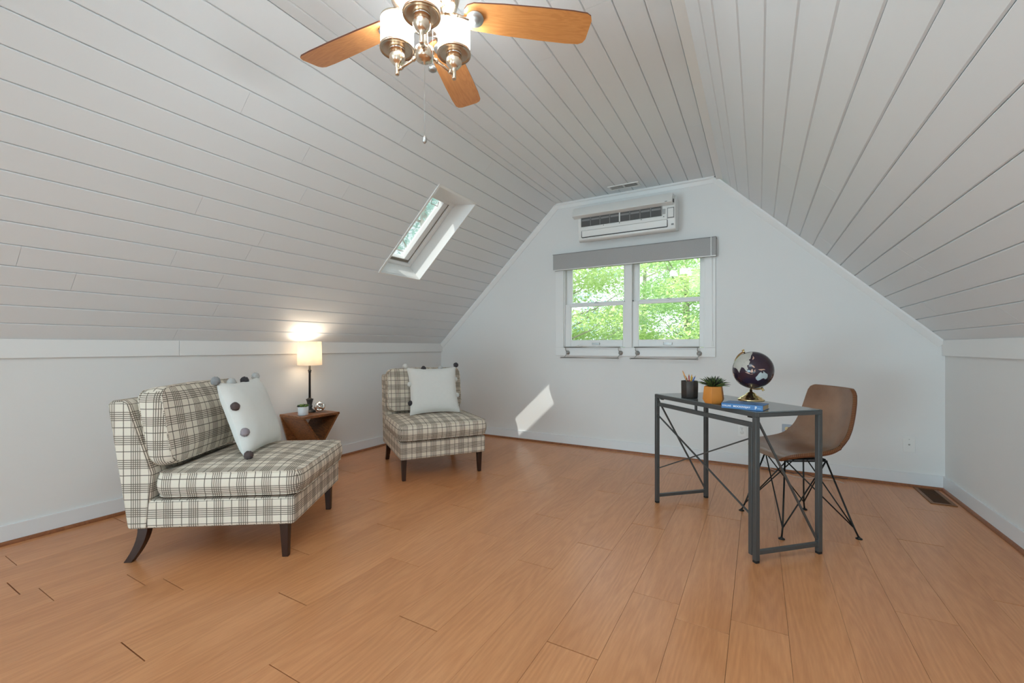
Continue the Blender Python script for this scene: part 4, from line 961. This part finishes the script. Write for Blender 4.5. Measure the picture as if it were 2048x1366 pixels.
mid = [(p + q_) / 2 for p, q_ in zip(bi, bo_)]; cen = sum(mid, Vector()) / n
b = MB(); vs = []
for p, q_, m_ in zip(bi, bo_, mid):
    t_ = (p - q_).normalized()
    vs += [p - t_ * .001, m_ + (p - m_) * .6 + (m_ - cen).normalized() * .003, m_ + (q_ - m_) * .6 + (m_ - cen).normalized() * .003, q_ + t_ * .001]
fs = [(i * 4 + k, ((i + 1) % n) * 4 + k, ((i + 1) % n) * 4 + k + 1, i * 4 + k + 1) for i in range(n) for k in range(3)]
b.add(vs, fs, True); b.build('edge_band', LEDGE, kc)
b = MB(); 
for i in range(n):
    p, q_ = bi[i], bi[(i + 1) % n]; k = max(1, int((q_ - p).length / .009))
    for j in range(k):
        c_ = p + (q_ - p) * (j + .5) / k; mc = mid[i] + (mid[(i + 1) % n] - mid[i]) * (j + .5) / k
        b.bar(c_ + (c_ - mc) * .12, mc + (mc - cen).normalized() * .0035, .0014)
b.build('stitching', STITCH, kc, kind='stuff')
MB().box(-.12, .12, -.10, .10, .408, .416).build('seat_plate', BLACK, kc, bevel=.003)
# wire base: from the under-seat frame down to four feet with crossing struts
feet = {}
Rk = Matrix.Rotation(-rzK, 3, 'Z')
for nm, p in (('fl', (-.096, 3.212)), ('fr', (.112, 2.845)), ('rr', (.487, 3.058)), ('rl', (.263, 3.436))):
    feet[nm] = Rk @ (Vector((p[0], p[1], 0)) - KC)
tops = {'fl': (.12, .0), 'fr': (.12, 0), 'rl': (-.12, 0), 'rr': (-.12, 0)}
keys = ['fl', 'fr', 'rr', 'rl']
for i, k in enumerate(keys):
    f = feet[k]; sx = 1 if f.x > 0 else -1; sy = 1 if f.y > 0 else -1
    knee = Vector((f.x * .93, f.y * .93, .055)); tip = Vector((f.x, f.y, .006))
    t1_ = Vector((sx * .120, sy * .100, .405)); t2_ = Vector((sx * .055, sy * .118, .405)); 
    nxt = feet[keys[(i + 1) % 4]]
    MB().tube([tip, knee + Vector((0, 0, .0)), t1_], .0048, 8).build('leg', BLACK, kc)
    # two struts from this knee to the opposite ends of the seat frame
    MB().tube([knee, Vector((-sx * .115, sy * .105, .404))], .0038, 8).build('strut', BLACK, kc)
    MB().tube([knee, Vector((sx * .115, -sy * .105, .404))], .0038, 8).build('strut', BLACK, kc)
    MB().lathe([(0, 0), (.017, 0), (.016, .004), (.006, .010), (.005, .014)], (f.x, f.y, 0), 16).build('foot_pad', BLACK, kc)
MB().tube([(.12, .105, .404), (.12, -.105, .404), (-.12, -.105, .404), (-.12, .105, .404)], .005, 8, closed=True).build('seat_ring', BLACK, kc)

# loose cables along the gable wall
def wob(x0, x1, y, amp, seed, n=26, z=.004):
    r = random.Random(seed); ph = [r.uniform(0, 6) for _ in range(3)]
    return [Vector((x0 + (x1 - x0) * i / n, y + amp * (math.sin(i * .9 + ph[0]) * .6 + math.sin(i * .37 + ph[1])), z + .010 * abs(math.sin(i * .5 + ph[2])))) for i in range(n + 1)]
MB().tube(wob(.02, .62, 4.345, .014, 1), .0028, 6).build('cable', DCABLE, label='dark cable lying loose along the baseboard behind the leather chair', cat='cable')
MB().tube(wob(.10, .58, 4.25, .026, 4), .0022, 6).build('cable', CABLE, label='pale cable in loops on the floor behind the leather chair', cat='cable')
MB().tube([Vector((.02, D - .012, .30)), Vector((-.005, D - .03, .20)), Vector((.02, D - .04, .10)), Vector((.09, D - .06, .02)), Vector((.16, D - .09, .006))], .002, 6).build('cable', CABLE, label='thin pale cable hanging down the gable wall near the steel outlet', cat='cable')

# ------------------------------------------------------------------ outdoors
gr = MB().box(-40, 40, 5.5, 60, -3.2, -3.0).build('ground', GRASSM, label='wooded ground outside the windows'); struct(gr)
def tree(x, y, hgt, cr, nleaf, m, lab, seed, z0=-3.0, crown0=.25, ls=.11):
    r = root('tree', lab, 'tree', (x, y, z0), group='trees outside the windows'); g = np.random.default_rng(seed); rr = random.Random(seed)
    b = MB(); top = Vector((rr.uniform(-.4, .4), rr.uniform(-.4, .4), hgt * .9)); b.tube([(0, 0, 0), (top.x * .2, top.y * .4, hgt * .3), (top.x * .6, top.y * .6, hgt * .6), top], [.16, .13, .09, .03], 9)
    b.build('trunk', BARK, r)
    b = MB(); ends_ = []
    for i in range(16):
        z = hgt * (crown0 + .6 * i / 16); a = rr.uniform(0, 2 * PI); L = cr * rr.uniform(.5, .95); f = z / hgt
        p0 = Vector((top.x * f * .8, top.y * f * .8, z)); p1 = p0 + Vector((L * math.cos(a), L * math.sin(a), L * .45)); mid_ = (p0 + p1) / 2 + Vector((0, 0, -.12))
        b.tube([p0, mid_, p1], [.035, .022, .008], 6); ends_.append((p0, p1))
    b.build('branches', BARK, r)
    u = g.normal(size=(nleaf, 3)); u /= np.linalg.norm(u, axis=1)[:, None]; rad = g.random(nleaf) ** .45
    # leaves gathered in flat sprays
    nc = 90; cc_ = g.normal(size=(nc, 3)); cc_ /= np.linalg.norm(cc_, axis=1)[:, None]; cc_ *= (g.random(nc) ** .4)[:, None]
    cc_ = cc_ * np.array([cr, cr, hgt * .42]) + np.array([top.x * .6, top.y * .6, hgt * (crown0 + .40)])
    idx = g.integers(0, nc, nleaf); cpos = cc_[idx] + u * rad[:, None] * np.array([cr * .36, cr * .36, .30])
    az = g.random(nleaf) * 2 * PI; tl = g.normal(0, .45, nleaf); tw_ = g.normal(0, .45, nleaf); s_ = ls * (.6 + .8 * g.random(nleaf))
    ex = np.stack([np.cos(az) * np.cos(tl), np.sin(az) * np.cos(tl), np.sin(tl)], 1); ey = np.stack([-np.sin(az) * np.cos(tw_), np.cos(az) * np.cos(tw_), np.sin(tw_)], 1)
    V = np.stack([cpos - ex * s_[:, None], cpos - ey * s_[:, None] * .45, cpos + ex * s_[:, None], cpos + ey * s_[:, None] * .45], 1).reshape(-1, 3)
    me = bpy.data.meshes.new('foliage'); me.vertices.add(len(V)); me.vertices.foreach_set('co', V.ravel()); me.loops.add(len(V)); me.loops.foreach_set('vertex_index', np.arange(len(V)))
    me.polygons.add(nleaf); me.polygons.foreach_set('loop_start', np.arange(nleaf) * 4); me.polygons.foreach_set('loop_total', np.full(nleaf, 4)); me.materials.append(m); me.update(); me.validate()
    o = bpy.data.objects.new('foliage', me); C.objects.link(o); o.parent = r; o['kind'] = 'stuff'
for (x, y, h_, cr_, n_, m_, sd, lb) in [
    (-4.9, 12.2, 9, 2.6, 26000, 0, 1, 'sunlit yellow green tree filling the left pane outside the window pair'), (.5, 12.6, 9, 2.6, 22000, 0, 2, 'sunlit tree at the right edge of the right pane'),
    (-2.1, 16.4, 10, 2.7, 26000, 1, 3, 'green tree with a pale trunk behind the middle of the window pair'), (-7.6, 17.0, 10, 2.7, 18000, 2, 4, 'blue green tree at the far left edge of the left pane'),
    (-5.0, 22, 12, 2.8, 16000, 1, 5, 'distant green tree between the nearer ones in the left pane'), (.6, 22.5, 12, 2.8, 12000, 0, 6, 'distant yellow green tree seen through the right pane'),
    (-10.6, 22.6, 12, 2.8, 8000, 0, 7, 'distant tree left of all others outside the window pair')]:
    tree(x, y, h_, cr_, n_, LEAF[m_], lb, sd, crown0=.10, ls=.062)
tree(-7.4, 8.6, 12.0, 2.9, 22000, LEAF[2], 'nearer blue green tree crown seen through the skylight', 21, crown0=.42, ls=.06)
tree(-12.6, 12.5, 15, 3.0, 14000, LEAF[2], 'farther blue green tree crown seen through the skylight', 22, crown0=.42, ls=.1)
